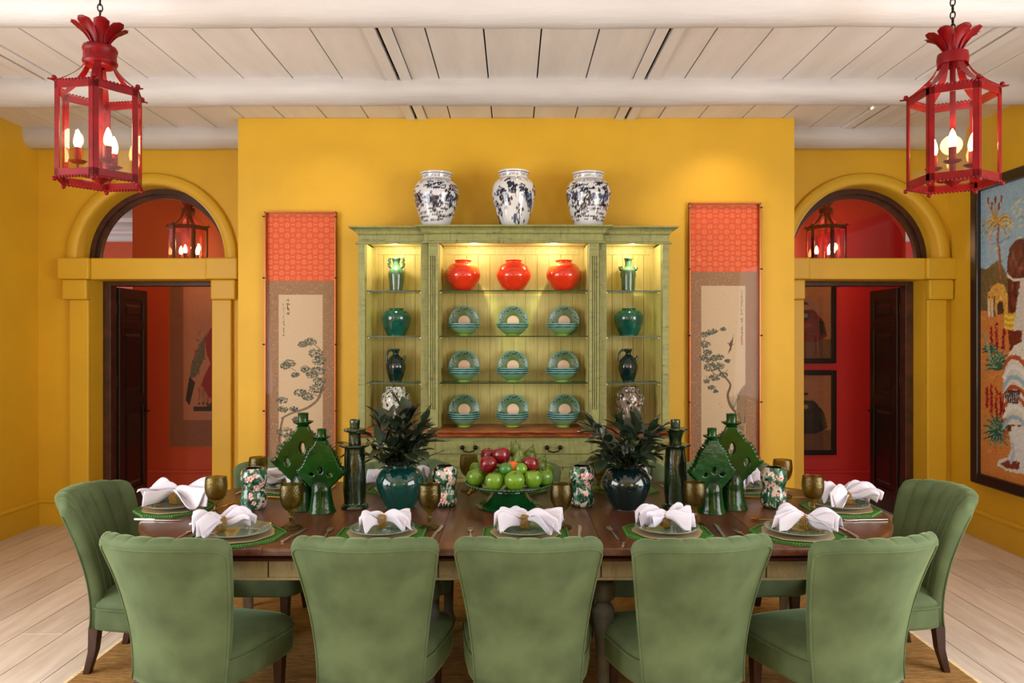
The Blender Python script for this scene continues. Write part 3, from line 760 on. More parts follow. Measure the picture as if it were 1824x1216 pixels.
for px, w, bg, seed in ((706, 'left', (196, 198, 186), 3), (1121, 'right', (134, 118, 104), 9)):
    g = random.Random(seed); cv = Cv(.75, .31, .004, bg)
    for k in range(520):
        x, y = g.uniform(0, .75), g.uniform(0, .31)
        c = g.choice([(30, 44, 42), (58, 70, 60), (24, 28, 34), (226, 222, 208)] + ([(110, 54, 36)] if y > .2 else []))
        cv.ell(x, y, g.uniform(.004, .018), g.uniform(.003, .009), c, g.uniform(0, 3))
    for k in range(60): x = .75*k/60; cv.line([(x, .24), (x+.008, .225)], .004, (40, 30, 26))
    pr = crom([(.07, 0), (.075, .005), (.085, .06), (.105, .14), (.116, .20), (.108, .245), (.085, .268), (.078, .275), (.082, .30), (.078, .305), (.068, .30), (.066, .28)], 6)
    o = painted_lathe(pr, 140, cv).obj('mottled_jar', m_glazed, None, 60)
    tag(o, ('mottled whitish jar at the bottom of the left bay, behind the leaves' if w == 'left' else 'mottled brownish jar at the bottom of the right bay, behind the leaves'), 'jar')
    o.location = sh(px, ZB+.0005)

# bowls and upright plates
def hashdots(a, r, n, r0, sz, seed=0):
    k = round(a/(2*PI)*n); da = (a-(k*2*PI/n))*r; j = ((k*7+seed) % 5)/5*.018
    return (da*da+(r-r0-j+.009)**2) < sz*sz
def bowl_col(a, s, r, z):
    if s < .52:                      # outside: lime foot fading to pale blue-green rim
        f = min(1, z/.06)
        if z > .075: return (168, 204, 200)
        if z > .066: return (34, 74, 78) if int(a*38) % 2 else (70, 120, 120)
        return (128*(1-f)+112*f, 158*(1-f)+160*f, 46*(1-f)+142*f)
    return face_col(a, r)
def face_col(a, r):
    if r < .046: return (222, 190, 164)
    if r > .116: return (86, 148, 134)
    if r > .082 and (hashdots(a, r, 26, .103, .0065) or hashdots(a+.12, r, 26, .092, .0045, 3)): return (26, 34, 40)
    f = min(1, max(0, (r-.038)/.07)); st = .85+.15*math.sin(a*40)
    return (62*st+50*f, 104*st+44*f, 30+78*f)
bp = [(.0, .0), (.048, 0), (.05, .012), (.075, .030), (.105, .058), (.122, .074), (.125, .079), (.122, .082), (.100, .066), (.070, .040), (.04, .020), (.0005, .016)]
bowl_me = MB().lathe(prof(bp, 6), 110, cf=lambda a, s, r, z: bowl_col(a, s, r, z)).obj('bowl', m_glazed2, None, 60)
pp = [(.0, .0), (.05, 0), (.09, .008), (.121, .018), (.123, .021), (.119, .022), (.088, .012), (.045, .004), (.0005, .003)]
plate_me = MB().lathe(prof(pp, 7), 120, cf=lambda a, s, r, z: (96, 140, 120) if s < .5 else face_col(a, r)).obj('plate', m_glazed2, None, 60)
first_b, first_p = [bowl_me], [plate_me]
rows = ((SZ[1], 2, 'top plate shelf'), (SZ[2], 3, 'middle plate shelf'), (ZB, 3, 'bottom plate shelf'))
for ri, (z, n, rn) in enumerate(rows):
    for ci, (px, cn) in enumerate(((826, 'left'), (913, 'centre'), (1001, 'right'))):
        px += (1, 0, 2)[ri] if ci == 2 else (0, 0, 2)[ri]*0
        for k in range(n):
            b = first_b.pop() if first_b else dup(bowl_me)
            on = ['lowest', 'second', 'third', 'topmost'][k] if k < n-1 else 'topmost'
            tag(b, '%s bowl of the %s stack on the %s of the dresser' % (on, cn, rn), 'bowl', 'stacked bowls in the dresser')
            b.location = ((px-CX)*5.56/F, 5.56, z+.0006+k*.0155); b.rotation_euler = (0, 0, ri*1.3+ci*.7+k*2.1)
            b.scale = (1, 1, .95)
        b = first_p.pop() if first_p else dup(plate_me)
        tag(b, 'speckled green plate upright behind the %s bowls on the %s' % (cn, rn), 'plate', 'upright plates in the dresser')
        b.location = ((px-CX)*5.66/F+(.012 if ci == 2 else .004), 5.655, z+.112+ri*.004); b.rotation_euler = (R(82), 0, 0); b.scale = (.95, .95, .95)

# ------------------------------------------------------------------ framed scrolls on the breast wall
def glyphs(cv, x, y0, n, sz, seed, col=(46, 36, 32)):
    g = random.Random(seed); y = y0
    for k in range(n):
        for q in range(g.randint(3, 5)):
            a = g.choice([0, PI/2, .8, -.8, 0, PI/2]); cx = x+g.uniform(-.3, .3)*sz; cy = y+g.uniform(-.3, .3)*sz; L = sz*g.uniform(.3, .5)
            cv.line([(cx-L*math.cos(a), cy-L*math.sin(a)), (cx+L*math.cos(a), cy+L*math.sin(a))], sz*.15, col, .9)
        y -= sz*1.35
def clump(cv, x, y, r, g, cols):
    for q in range(int(110*r/.04)):
        a = g.uniform(0, 6.28); d = 1.35*r*math.sqrt(g.random()); cx = x+d*math.cos(a)*1.25; cy = y+d*math.sin(a)*.75
        cv.ell(cx, cy, g.uniform(.004, .009), g.uniform(.0025, .005), g.choice(cols), g.uniform(-1, 1), .9)
def scroll(side):
    g = random.Random(5+side); H = 2.02; Wd = .533
    cv = Cv(Wd, H, .0032, (152, 112, 82))
    for k in range(2600): cv.ell(g.uniform(0, Wd), g.uniform(0, 1.53), g.uniform(.002, .005), g.uniform(.002, .004), g.choice([(206, 170, 130), (116, 78, 58), (186, 146, 110)]), g.uniform(0, 3), .7)
    cv.rect(0, H-.52, Wd, H, (222, 84, 40))
    for j in range(13):
        for i in range(13):
            x = (i+.5)*Wd/12; y = H-.52+(j+.5)*.042; o = (i+j) % 2
            if o:
                cv.ell(x, y, .016, .016, (248, 152, 104), 0, .85); cv.ell(x, y, .0115, .0115, (222, 84, 40), 0, 1); cv.ell(x, y, .005, .005, (238, 136, 88), 0, .8)
            else: cv.line([(x-.012, y), (x+.012, y)], .005, (246, 148, 100), .8); cv.line([(x, y-.012), (x, y+.012)], .0035, (236, 120, 72), .7)
    px0 = .088; px1 = Wd-.098; pt = H-.63
    cv.rect(px0, .10, px1, pt, (206, 180, 152))
    cols = [(84, 92, 78), (64, 70, 60), (112, 116, 98), (50, 50, 46)]; br = (96, 72, 56)
    c0 = px0; ww = px1-px0
    if side == 0:
        glyphs(cv, c0+.075, pt-.04, 4, .026, 3); glyphs(cv, c0+.04, pt-.075, 15, .013, 4)
        def b(pts, w0, w1): cv.line(crom([(c0+x*ww, pt-y) for x, y in pts], 5), w0, br, 1, w1); cv.line(crom([(c0+x*ww+.003, pt-y) for x, y in pts], 5), w0*.4, (150, 124, 98), .8, w1*.4)
        b([(1.0, .72), (.9, .82), (.7, .88), (.5, .91), (.3, .93), (.08, .97)], .020, .014)
        b([(.95, .62), (.8, .6), (.62, .56), (.5, .575)], .010, .006); b([(1, .45), (.85, .40), (.7, .38)], .008, .004); b([(.95, .8), (.6, .77), (.45, .78)], .007, .005)
        b([(.1, .97), (.03, 1.1), (.05, 1.3)], .016, .018); b([(.4, .60), (.2, .56)], .005, .004)
        for x, y, r in ((.55, .39, .022), (.72, .37, .03), (.84, .46, .034), (.95, .52, .034), (.9, .6, .036), (.75, .63, .03), (.25, .54, .03), (.15, .56, .025), (.38, .63, .02), (.6, .59, .02),
                        (.5, .77, .03), (.66, .8, .03), (.86, .74, .036), (.98, .68, .03), (.08, .83, .026), (.1, .9, .024), (.35, .9, .02), (.4, .98, .02), (.15, 1.08, .04), (.3, 1.12, .034), (.07, 1.2, .03), (.5, 1.05, .02)):
            clump(cv, c0+min(x, .93)*ww, pt-y, r, g, cols)
    else:
        glyphs(cv, c0+ww-.018-.01, pt-.045, 20, .016, 8); cv.rect(c0+ww-.036, pt-.42, c0+ww-.022, pt-.405, (170, 60, 44)); cv.rect(c0+ww-.036, pt-.44, c0+ww-.022, pt-.427, (170, 60, 44))
        def b(pts, w0, w1): cv.line(crom([(c0+x*ww, pt-y) for x, y in pts], 5), w0, br, 1, w1)
        b([(.92, 1.04), (.8, 1.0), (.66, .94), (.6, .86), (.66, .78), (.55, .72), (.4, .66), (.25, .6)], .024, .010); b([(.3, .7), (.15, .6), (.05, .5), (.1, .4), (.4, .35)], .007, .004)
        b([(.4, .73), (.2, .74), (.1, .71)], .006, .004); b([(.5, .70), (.6, .66)], .005, .004)
        for x, y, r in ((.5, .34, .014), (.25, .36, .022), (.1, .38, .022), (.08, .46, .026), (.15, .52, .02), (.1, .57, .03), (.3, .57, .024), (.42, .56, .02), (.2, .64, .03), (.38, .63, .03),
                        (.6, .59, .014), (.3, .72, .026), (.5, .7, .022), (.12, .75, .015), (.24, .8, .018), (.32, .83, .012)):
            clump(cv, c0+x*ww, pt-y, r, g, cols)
        cv.poly([(c0+x*ww, pt-y) for x, y in ((.62, .46), (.7, .42), (.73, .37), (.72, .43), (.68, .5), (.6, .54), (.65, .48))], (88, 56, 50))   # bird
        cv.line([(c0+.6*ww, pt-.45), (c0+.72*ww, pt-.46)], .006, (70, 46, 42))
        cv.poly([(c0+x*ww, pt-y) for x, y in ((.78, 1.06), (.8, .9), (.88, .82), (.97, .78), (.99, .78), (.99, 1.2), (.9, 1.14))], (160, 128, 96))
        for q in range(7): cv.line([(c0+(.82+.03*q)*ww, pt-.85+.01*q), (c0+(.84+.025*q)*ww, pt-1.08)], .004, (90, 72, 56))
        for q in range(8): cv.line([(c0+.72*ww, pt-.98), (c0+(.6+.04*q)*ww, pt-.86-.01*(q % 3))], .003, (80, 84, 62))
        clump(cv, c0+.82*ww, pt-1.12, .03, g, [(120, 96, 70), (96, 78, 58)])
        for x, y in ((.42, .93), (.47, .95), (.66, .88), (.7, .9)): cv.ell(c0+x*ww, pt-y, .006, .005, (190, 110, 96), 0, .7)
    cv.speck(4, side)
    return cv
for side, (xc, ztop, lb) in enumerate(((-1.672, 2.585, 'tall framed hanging scroll painting of a pine branch, left of the dresser'), (1.655, 2.655, 'tall framed hanging scroll painting of a flowering tree and bird, right of the dresser'))):
    t = thing('framed_scroll', lb, 'wall art', (xc, 5.757, ztop-2.06))
    cv = scroll(side); o = cv.plane('scroll_painting', m_paint, t, -.012); o.location = (0, 0, .02)
    MB().box((-.28, -.010, 0), (.28, 0, 2.06)).obj('backing_panel', m_coppert, t, 0)
    for s in (-1, 1):
        MB().box((min(s*.268, s*.28), -.05, 0), (max(s*.268, s*.28), -.01, 2.06)).obj('side_rail', m_coppert, t, 0, bevel=.002)
        for z in (.03, .5, 1.02, 1.54, 2.02):
            MB().tube([(s*.274, -.052, z), (s*.29, -.052, z)], .006, 8).obj('clip', m_black, t)
    MB().box((-.28, -.05, 2.05), (.28, -.01, 2.06)).obj('top_rail', m_coppert, t, 0)
    MB().box((-.268, -.046, 0), (.268, -.043, 2.05)).obj('acrylic_pane', Mglass('acrylic', (252, 252, 250), .006), t, 0)

# ------------------------------------------------------------------ large oil painting on the right wall
def mural():
    # picture columns and rows (of the photograph crop) -> metres from the far canvas edge, height above canvas bottom
    d0 = 5.76; H = 2.22; Wd = 1.85; zb = .53
    def q(c, r):
        px = 1680+c/2.027; py = 300+r/2.027; d = 3.70*F/(px-CX); return (d0-d, CZ-(py-CY)*d/F-zb)
    Q = lambda l: [q(*p) for p in l]
    cv = Cv(Wd, H, .0065, (146, 182, 208)); g = random.Random(3)
    def L(pts, w, col, w2=None): cv.line(crom(Q(pts), 4), w, col, 1, w2)
    for k in range(160): cv.ell(g.uniform(0, Wd), g.uniform(1.35, H), g.uniform(.02, .09), g.uniform(.004, .014), g.choice([(150, 188, 210), (196, 206, 190), (92, 142, 186), (168, 190, 206)]), g.uniform(-.2, .4), .6)
    for k in range(26): cv.ell(.42+g.gauss(0, .1), 1.95+g.gauss(0, .12), g.uniform(.01, .04), .01, (226, 210, 150), .3, .7)
    cv.poly([(0, 1.62), (.06, 1.60), (.22, 1.66), (.3, 1.55), (.5, 1.52), (Wd, 1.4), (Wd, 0), (0, 0)], (110, 94, 58))
    for k in range(60): x = g.uniform(0, .5); y = g.uniform(1.3, 1.58); cv.line([(x, y), (x+.05, y-.08)], .01, g.choice([(134, 108, 68), (86, 82, 54), (150, 112, 70)]), .7)
    cv.rect(0, 0, Wd, 1.28, (204, 132, 66))
    for k in range(300): cv.ell(g.uniform(0, Wd), g.uniform(0, 1.28), g.uniform(.02, .07), g.uniform(.004, .012), g.choice([(222, 150, 80), (190, 112, 56), (214, 138, 64), (196, 126, 72)]), g.uniform(-.3, .3), .6)
    # palm
    L([(208, 200), (204, 260), (212, 320), (216, 410)], .022, (140, 84, 62)); L([(210, 210), (206, 300), (214, 400)], .007, (186, 130, 96))
    for ex, ey in ((150, 200), (148, 240), (168, 215), (262, 200), (258, 235), (240, 250), (185, 175), (225, 190), (250, 175), (172, 262)):
        cx, cy = 200, 192
        pts = [(cx, cy), ((cx+ex)/2, (cy+ey)/2-14), (ex, ey)]
        L(pts, .034, (186, 152, 78), .012); L(pts, .008, (232, 206, 130), .004); L([(a+2, b+6) for a, b in pts], .006, (96, 84, 50), .003)
    for ex, ey in ((168, 110), (195, 108), (217, 104), (182, 130), (208, 130)):
        L([(198, 190), ((198+ex)/2-3, (190+ey)/2), (ex, ey)], .014, (176, 140, 74)); L([(ex, ey+16), (ex, ey-4)], .016, (130, 30, 34))
    L([(176, 232), (172, 250), (178, 290)], .02, (212, 168, 150), .008)
    # hut with arched door and two figures
    cv.poly(Q([(166, 505), (166, 462), (180, 430), (204, 412), (226, 420), (240, 455), (240, 520), (205, 530)]), (216, 168, 78))
    for k in range(70):
        a, b = q(g.uniform(170, 238), g.uniform(425, 510)); cv.ell(a, b, .012, .005, g.choice([(236, 196, 110), (180, 128, 60), (200, 148, 70)]), .3, .8)
    cv.poly(Q([(202, 528), (202, 490), (210, 478), (222, 482), (226, 525)]), (74, 56, 40))
    for x, c in ((172, (226, 220, 210)), (184, (214, 206, 196)), (192, (120, 90, 70))):
        L([(x, 470), (x, 530)], .018, c, .022); cv.ell(*q(x, 464), .009, .011, (70, 40, 28))
    # aloes with red spikes
    def aloe(cx, cy, sc, n=9):
        for k in range(n):
            a = R(-10+200*k/(n-1)); ex = cx+sc*math.cos(a)*1.0; ey = cy-sc*math.sin(a)*1.1
            pts = [(cx, cy), (cx+(ex-cx)*.5, cy+(ey-cy)*.6-6), (ex, ey)]
            L(pts, .045, (48, 92, 72), .006); L([(a_, b_-3) for a_, b_ in pts], .012, (138, 170, 132), .004)
    def spike(x0, y0, x1, y1):
        for k in range(26):
            t = k/25; a, b = q(x0+(x1-x0)*t, y0+(y1-y0)*t); cv.ell(a+g.uniform(-.012, .012), b, .016*(1-.5*t), .012, g.choice([(150, 26, 32), (120, 20, 28), (182, 60, 50)]), g.uniform(0, 3))
    for s in ((182, 660, 180, 575), (200, 660, 198, 558), (222, 650, 228, 580), (166, 860, 164, 790), (182, 880, 180, 780), (200, 920, 198, 790), (216, 930, 214, 810), (226, 880, 226, 830)): spike(*s)
    for a in ((175, 660, 26), (205, 705, 46), (200, 720, 44)): aloe(*a)
    L([(158, 600), (170, 650), (176, 690)], .03, (150, 160, 130)); aloe(205, 945, 55, 9); aloe(205, 965, 52, 5)
    for k in range(6):
        a = R(200+28*k); L([(205, 950), (205+30*math.cos(a), 950-36*math.sin(a)), (205+48*math.cos(a), 950-62*math.sin(a))], .05, (40, 88, 80), .008); L([(205, 948), (205+44*math.cos(a), 948-58*math.sin(a))], .008, (150, 186, 160))
    # standing draped figure
    cv.poly(Q([(240, 400), (238, 340), (246, 290), (266, 262), (286, 252), (300, 256), (330, 300), (330, 560), (244, 560)]), (92, 40, 28))
    for k in range(110):
        a, b = q(g.uniform(244, 300), g.uniform(275, 560)); cv.ell(a, b, .012, .03, g.choice([(120, 58, 40), (70, 28, 22), (146, 84, 66)]), g.uniform(-.2, .2), .55)
    L([(238, 385), (262, 402), (300, 398)], .02, (226, 214, 204))
    for k in range(6): L([(230, 522+k*10), (248, 528+k*10), (270, 523+k*10)], .02, (206, 168, 40) if k % 2 == 0 else (234, 206, 90))
    cv.poly(Q([(262, 560), (286, 400), (330, 380), (330, 640), (262, 640)]), (206, 202, 198))
    cv.poly(Q([(240, 585), (290, 585), (292, 660), (250, 680)]), (112, 44, 30))
    cv.poly(Q([(232, 690), (262, 640), (300, 620), (330, 620), (330, 1050), (262, 1060), (222, 820)]), (218, 216, 206))
    for k in range(8):
        y = 680+k*36; c = [(176, 84, 48), (226, 230, 232), (150, 182, 206), (176, 84, 48)][k % 4]
        L([(226, y+36), (250, y+2), (285, y+10), (310, y+46)], .032, c)
    cv.poly(Q([(222, 812), (240, 800), (286, 800), (278, 850), (240, 846)]), (70, 52, 50))
    for k in range(7): L([(228+k*8, 812), (230+k*8, 842)], .007, (190, 196, 206))
    cv.poly(Q([(240, 925), (290, 925), (292, 950), (240, 950)]), (96, 50, 38))
    cv.poly(Q([(252, 930), (330, 930), (330, 1110), (240, 1092), (200, 1072), (208, 1052), (240, 1042), (256, 1010)]), (214, 220, 226))
    cv.poly(Q([(212, 1066), (240, 1052), (284, 1060), (280, 1086), (238, 1084)]), (130, 58, 44)); L([(256, 990), (262, 1030), (250, 1060)], .03, (168, 196, 220))
    i0 = int(q(226, 600)[0]/Wd*(cv.nx-1)); i1 = int(q(330, 600)[0]/Wd*(cv.nx-1)); n = i1-i0
    cv.a[:, i1:i1+n] = cv.a[:, i0:i1][:, ::-1]          # the figure's other half, outside the photograph
    for k in range(4200):
        x, y = g.uniform(0, .75), g.uniform(0, H); c = cv.at(x/Wd, y/H)*g.uniform(.9, 1.1)+g.uniform(-5, 5)
        cv.ell(x, y, g.uniform(.008, .022), g.uniform(.004, .007), np.clip(c, 0, 255), g.uniform(-.4, 1.0), .5)
    cv.speck(5, 2); return cv
pt = thing('framed_painting', 'large oil painting of draped figure, palm and red aloes in dark frame, right wall', 'painting', (3.716, 5.76-.0, .53), 0)
cv = mural(); o = cv.plane('canvas', m_canvas, pt, 0); o.location = (-.03, -cv.w/2, 0); o.rotation_euler = (0, 0, R(-90))
def frame_box(name, w0, w1, z0, z1, width, depth, mats, par, lay=((0, .4, 1), (.4, .75, .8), (.75, 1, .55))):
    """moulded frame in the plane x=0 of its parent, outside the rectangle y[-w1..-w0], z[z0..z1]"""
    pieces = []
    for (a0, a1, zz0, zz1) in ((-w1-width, -w1, z0-width, z1+width), (-w0, -w0+width, z0-width, z1+width), (-w1, -w0, z1, z1+width), (-w1, -w0, z0-width, z0)):
        pieces.append(MB().box((-depth, a0, zz0), (0, a1, zz1)).obj(name, mats, par, 0, bevel=.012))
    return pieces
frame_box('frame_rail', 0, cv.w, 0, cv.h, .085, .065, m_bronze, pt)
mb = MB()
for k in range(int(cv.h/.02)):
    mb.ball((-.05, .008, .01+k*.02), .006, 6, 4)
for k in range(int(cv.w/.02)):
    for z in (-.008, cv.h+.008): mb.ball((-.05, -.01-k*.02, z), .006, 6, 4)
o = mb.obj('bead_trim', m_coppert, pt); o['kind'] = 'stuff'

# ------------------------------------------------------------------ corridor pictures
def robe_canvas(w, h, step, bg, robe, robe2, floorc, seed, big=False):
    cv = Cv(w, h, step, bg); g = random.Random(seed)
    for k in range(90): cv.ell(g.uniform(0, w), g.uniform(h*.3, h), g.uniform(.02, .1), .01, tuple(x*g.uniform(.93, 1.05) for x in bg), 0, .4)
    cx = w/2
    cv.rect(0, 0, w, h*.27, floorc)
    for k in range(260): cv.ell(g.uniform(0, w), g.uniform(0, h*.26), .008, .004, tuple(x*g.uniform(.7, 1.3) for x in floorc), g.uniform(0, 3), .7)
    cv.poly([(cx-.42*w, h*.30), (cx-.36*w, h*.50), (cx-.16*w, h*.66), (cx+.16*w, h*.66), (cx+.36*w, h*.50), (cx+.42*w, h*.30), (cx+.2*w, h*.22), (cx-.2*w, h*.22)], robe)
    cv.poly([(cx-.42*w, h*.30), (cx-.36*w, h*.50), (cx-.25*w, h*.52), (cx-.3*w, h*.34)], robe2); cv.poly([(cx+.42*w, h*.30), (cx+.36*w, h*.50), (cx+.25*w, h*.52), (cx+.3*w, h*.34)], robe2)
    cv.ell(cx, h*.58, .10*w, .06*h, robe2); cv.ell(cx, h*.58, .05*w, .03*h, (170, 140, 110)); cv.ell(cx, h*.45, .15*w, .03*h, tuple(x*1.3 for x in robe))
    cv.ell(cx, h*.70, .055*w, .045*h, (176, 128, 96)); cv.poly([(cx-.07*w, h*.725), (cx+.07*w, h*.725), (cx+.03*w, h*.765), (cx-.03*w, h*.765)], (40, 30, 28))
    cv.speck(4, seed); return cv
for (xr, z0, z1, lb, robe, r2, seed) in ((3.343, 1.335, 2.2, 'black framed portrait of a red robed figure, upper picture in the right corridor', (126, 34, 26), (44, 44, 38), 1),
                                       (3.345, .385, 1.262, 'black framed portrait of a dark robed figure, lower picture in the right corridor', (36, 32, 30), (60, 58, 48), 2)):
    w = .63; t = thing('framed_portrait', lb, 'picture', (xr-w/2, 7.597, z0), 0, 'framed portraits in the right corridor')
    cv = robe_canvas(w-.09, z1-z0-.09, .008, (186, 128, 94), robe, r2, (124, 84, 62), seed); o = cv.plane('portrait_print', m_paint, t, -.02); o.location = (0, 0, .045)
    for a, b in (((-w/2, -.04, 0), (-w/2+.05, 0, z1-z0)), ((w/2-.05, -.04, 0), (w/2, 0, z1-z0)), ((-w/2+.05, -.04, 0), (w/2-.05, 0, .05)), ((-w/2+.05, -.04, z1-z0-.05), (w/2-.05, 0, z1-z0))):
        MB().box(a, b).obj('frame_rail', m_black, t, 0, bevel=.004)
    MB().box((-w/2+.05, -.03, .05), (w/2-.05, -.028, z1-z0-.05)).obj('glazing', m_pane, t, 0)
# big scroll of a robe in the left corridor
w, h = 1.5, 1.76
cv = Cv(w, h, .007, (136, 86, 62)); g = random.Random(6)
cv.rect(.14, .27, w-.14, h, (178, 116, 84))
bd = [(.62, 1.40), (.5, 1.34), (.42, 1.22), (.36, 1.1), (.38, .95), (.42, .86), (.36, .74), (.30, .58), (.34, .5)]
cv.poly(bd+[(w-x, y) for x, y in bd[::-1]], (140, 28, 24))
for s in (0, 1):
    X = (lambda x: x) if s == 0 else (lambda x: w-x)
    cv.poly([(X(x), y) for x, y in ((.40, 1.2), (.30, 1.05), (.22, .85), (.2, .7), (.27, .72), (.36, .93), (.36, 1.1))], (96, 92, 66)); cv.poly([(X(x), y) for x, y in ((.2, .72), (.16, .48), (.2, .42), (.26, .66))], (46, 30, 26))
    for k in range(50): cv.ell(X(.28+g.gauss(0, .035)), .95+g.gauss(0, .11), .012, .006, g.choice([(120, 120, 88), (66, 58, 44), (150, 70, 50)]), g.uniform(0, 3), .8)
cv.poly([(.28, .62), (w-.28, .62), (w-.32, .42), (.34, .42)], (168, 104, 72)); cv.poly([(.34, .62), (.4, .5), (w-.4, .5), (w-.34, .62)], (140, 28, 24))
for k in range(22): x = .3+k*.043; cv.line([(x, .60), (x+.005, .46)], .006, (110, 60, 44)); cv.ell(x, .44, .012, .012, (40, 28, 24))
cv.rect(.24, .36, w-.24, .41, (56, 38, 32)); cv.rect(.38, .41, w-.38, .44, (76, 50, 40)); cv.ell(w/2, 1.24, .07, .10, (150, 130, 100))
for k in range(30): cv.ell(w/2+g.gauss(0, .04), 1.16+g.gauss(0, .05), .014, .01, g.choice([(200, 160, 120), (96, 40, 36), (80, 90, 70)]), 0, .8)
cv.speck(4, 1)
t = thing('robe_scroll', 'large brown hanging scroll of a red robed seated figure, in the left corridor', 'wall art', (-3.572+w/2, 7.597, .475))
o = cv.plane('scroll_print', m_paint, t, -.008)
MB().box((-w/2-.02, -.006, -.02), (w/2+.02, 0, h+.02)).obj('backing_board', m_coppert, t, 0)

# ------------------------------------------------------------------ hexagonal red lanterns
def make_lantern(name, label, loc, rot, ornate, group, top=None, lamp=True):
    t = thing(name, label, 'lantern', loc, rot, group); Rr = .183; Hh = .412
    V = [Vector((Rr*math.cos(k*PI/3), Rr*math.sin(k*PI/3), 0)) for k in range(6)]
    def bar(a, b, wdt, thk, nm, nrm=None, scallop=0):
        a = Vector(a); b = Vector(b); d = (b-a).normalized(); mid = Vector((a.x+b.x, a.y+b.y, 0)).normalized() if nrm is None else nrm
        s = d.cross(mid).normalized(); n = d.cross(s).normalized(); L = (b-a).length; mb = MB()
        m = Matrix.Translation(a) @ Matrix((( d.x, s.x, n.x, 0), (d.y, s.y, n.y, 0), (d.z, s.z, n.z, 0), (0, 0, 0, 1)))
        mb.box((0, -wdt/2, -thk/2), (L, wdt/2, thk/2), m)
        if scallop:
            for q in range(12):
                x = (q+.5)*L/12; mb.ball(m @ Vector((x, scallop*wdt/2, 0)), L/26, 8, 5)
        return mb
    for k in range(6):
        p = V[k]; q = V[(k+1) % 6]; mid = ((p+q)/2).normalized()
        for z, sc in ((.014, 1), (Hh-.016, -1)):
            bar(p+Vector((0, 0, z)), q+Vector((0, 0, z)), .034, .005, '', None, sc).obj('bottom_rail' if z < .1 else 'top_rail', m_red, t, 30)
        # corner post from two angled strips
        for e in (V[(k+1) % 6]-p, V[k-1]-p):
            e = e.normalized()*.0105; nn = Vector((p.x, p.y, 0)).normalized()
            bar(p+e, p+e+Vector((0, 0, Hh)), .021, .005, '', Vector((-e.y, e.x, 0)).normalized().cross(Vector((0, 0, 1))).cross(Vector((0, 0, 1)))).obj('corner_post', m_red, t, 0)
        MB().ball((p.x*1.02, p.y*1.02, -.012), .0105, 10, 7).obj('finial', m_red, t)
        bm_ = MB().ball((p.x*1.02, p.y*1.02, Hh+.012), .0105, 10, 7)
        bm_.tube([p*.98+Vector((0, 0, Hh+.002)), p*1.16+Vector((0, 0, Hh+.002))], [.006, .003], 6)
        bm_.obj('finial', m_red, t)
        a, b = p*.975, q*.975
        MB().add([a+Vector((0, 0, .025)), b+Vector((0, 0, .025)), b+Vector((0, 0, Hh-.03)), a+Vector((0, 0, Hh-.03))], [(0, 1, 2, 3)]).obj('glass_pane', m_pane, t, 0, normals=False)
        # scroll strap to the collar
        pts = crom([(p.x, p.y, Hh), (p.x*.72, p.y*.72, Hh+.035), (p.x*.42, p.y*.42, Hh+.09), (p.x*.24, p.y*.24, Hh+.16)], 5)
        mb = MB(); tv = Vector((-p.y, p.x, 0)).normalized()*.011; vs = []
        for i, c in enumerate(pts):
            c = Vector(c); wv = tv*(1+.5*math.sin(PI*i/(len(pts)-1))); vs += [c-wv, c+wv, c+wv+Vector((0, 0, .003)), c-wv+Vector((0, 0, .003))]
        n = len(pts)
        mb.add(vs, [(i*4+j, i*4+(j+1) % 4, (i+1)*4+(j+1) % 4, (i+1)*4+j) for i in range(n-1) for j in range(4)]).obj('scroll_strap', m_red, t, 60)
    zc = Hh+(.115 if ornate else .13); hc = .088 if ornate else .05; rc = .072 if ornate else .062
    if ornate:
        mb = MB().lathe(prof([(.02, zc-.01), (.055, zc-.006), (rc, zc+.012), (rc-.004, zc+.03), (rc-.004, zc+.055), (rc, zc+.072), (rc-.01, zc+hc), (.03, zc+hc+.002)], 5), 36, None, lambda a, z, s: 1+.03*math.sin(a*16)*math.sin(PI*s*3))
    else:
        mb = MB().lathe([(rc-.004, zc), (rc, zc), (rc+.003, zc+hc*.5), (rc, zc+hc), (rc-.004, zc+hc), (rc-.004, zc)], 36)
        for k in range(6):
            a = k*PI/3; mb.ball((rc*math.cos(a)*.9, rc*math.sin(a)*.9, zc-.012), .006, 6, 5)
    mb.obj('collar', m_red, t)
    zb = zc+hc-.012
    for k in range(8):
        a = 2*PI*k/8+.2; ca, sa = math.cos(a), math.sin(a); vs = []; n = 9
        for i in range(n):
            u = i/(n-1); r = .030+.085*u**1.7; z = zb+.125*u-.022*u**4; wd = .010+.021*math.sin(PI*min(u*.62, 1)) if u < .99 else .012
            for j in (-1, 0, 1):
                rr = r-.006*(1-abs(j)); vs.append((ca*rr-sa*wd*j, sa*rr+ca*wd*j, z+(0 if j else .004)))
        mb = MB().add(vs, [(i*3+j, i*3+j+1, (i+1)*3+j+1, (i+1)*3+j) for i in range(n-1) for j in range(2)])
        o = mb.obj('crown_leaf', m_red, t, 60, normals=False); sm = o.modifiers.new('solid', 'SOLIDIFY'); sm.thickness = .003
    MB().tube([(0, 0, .03), (0, 0, zb+.12)], .012 , 10).ball((0, 0, zb+.03), .026, 10, 7, (1, 1, 1.4)).lathe(prof([(.001, -.012), (.018, 0), (.034, .012), (.036, .02), (.014, .03)]), 20).obj('centre_stem', m_red, t)
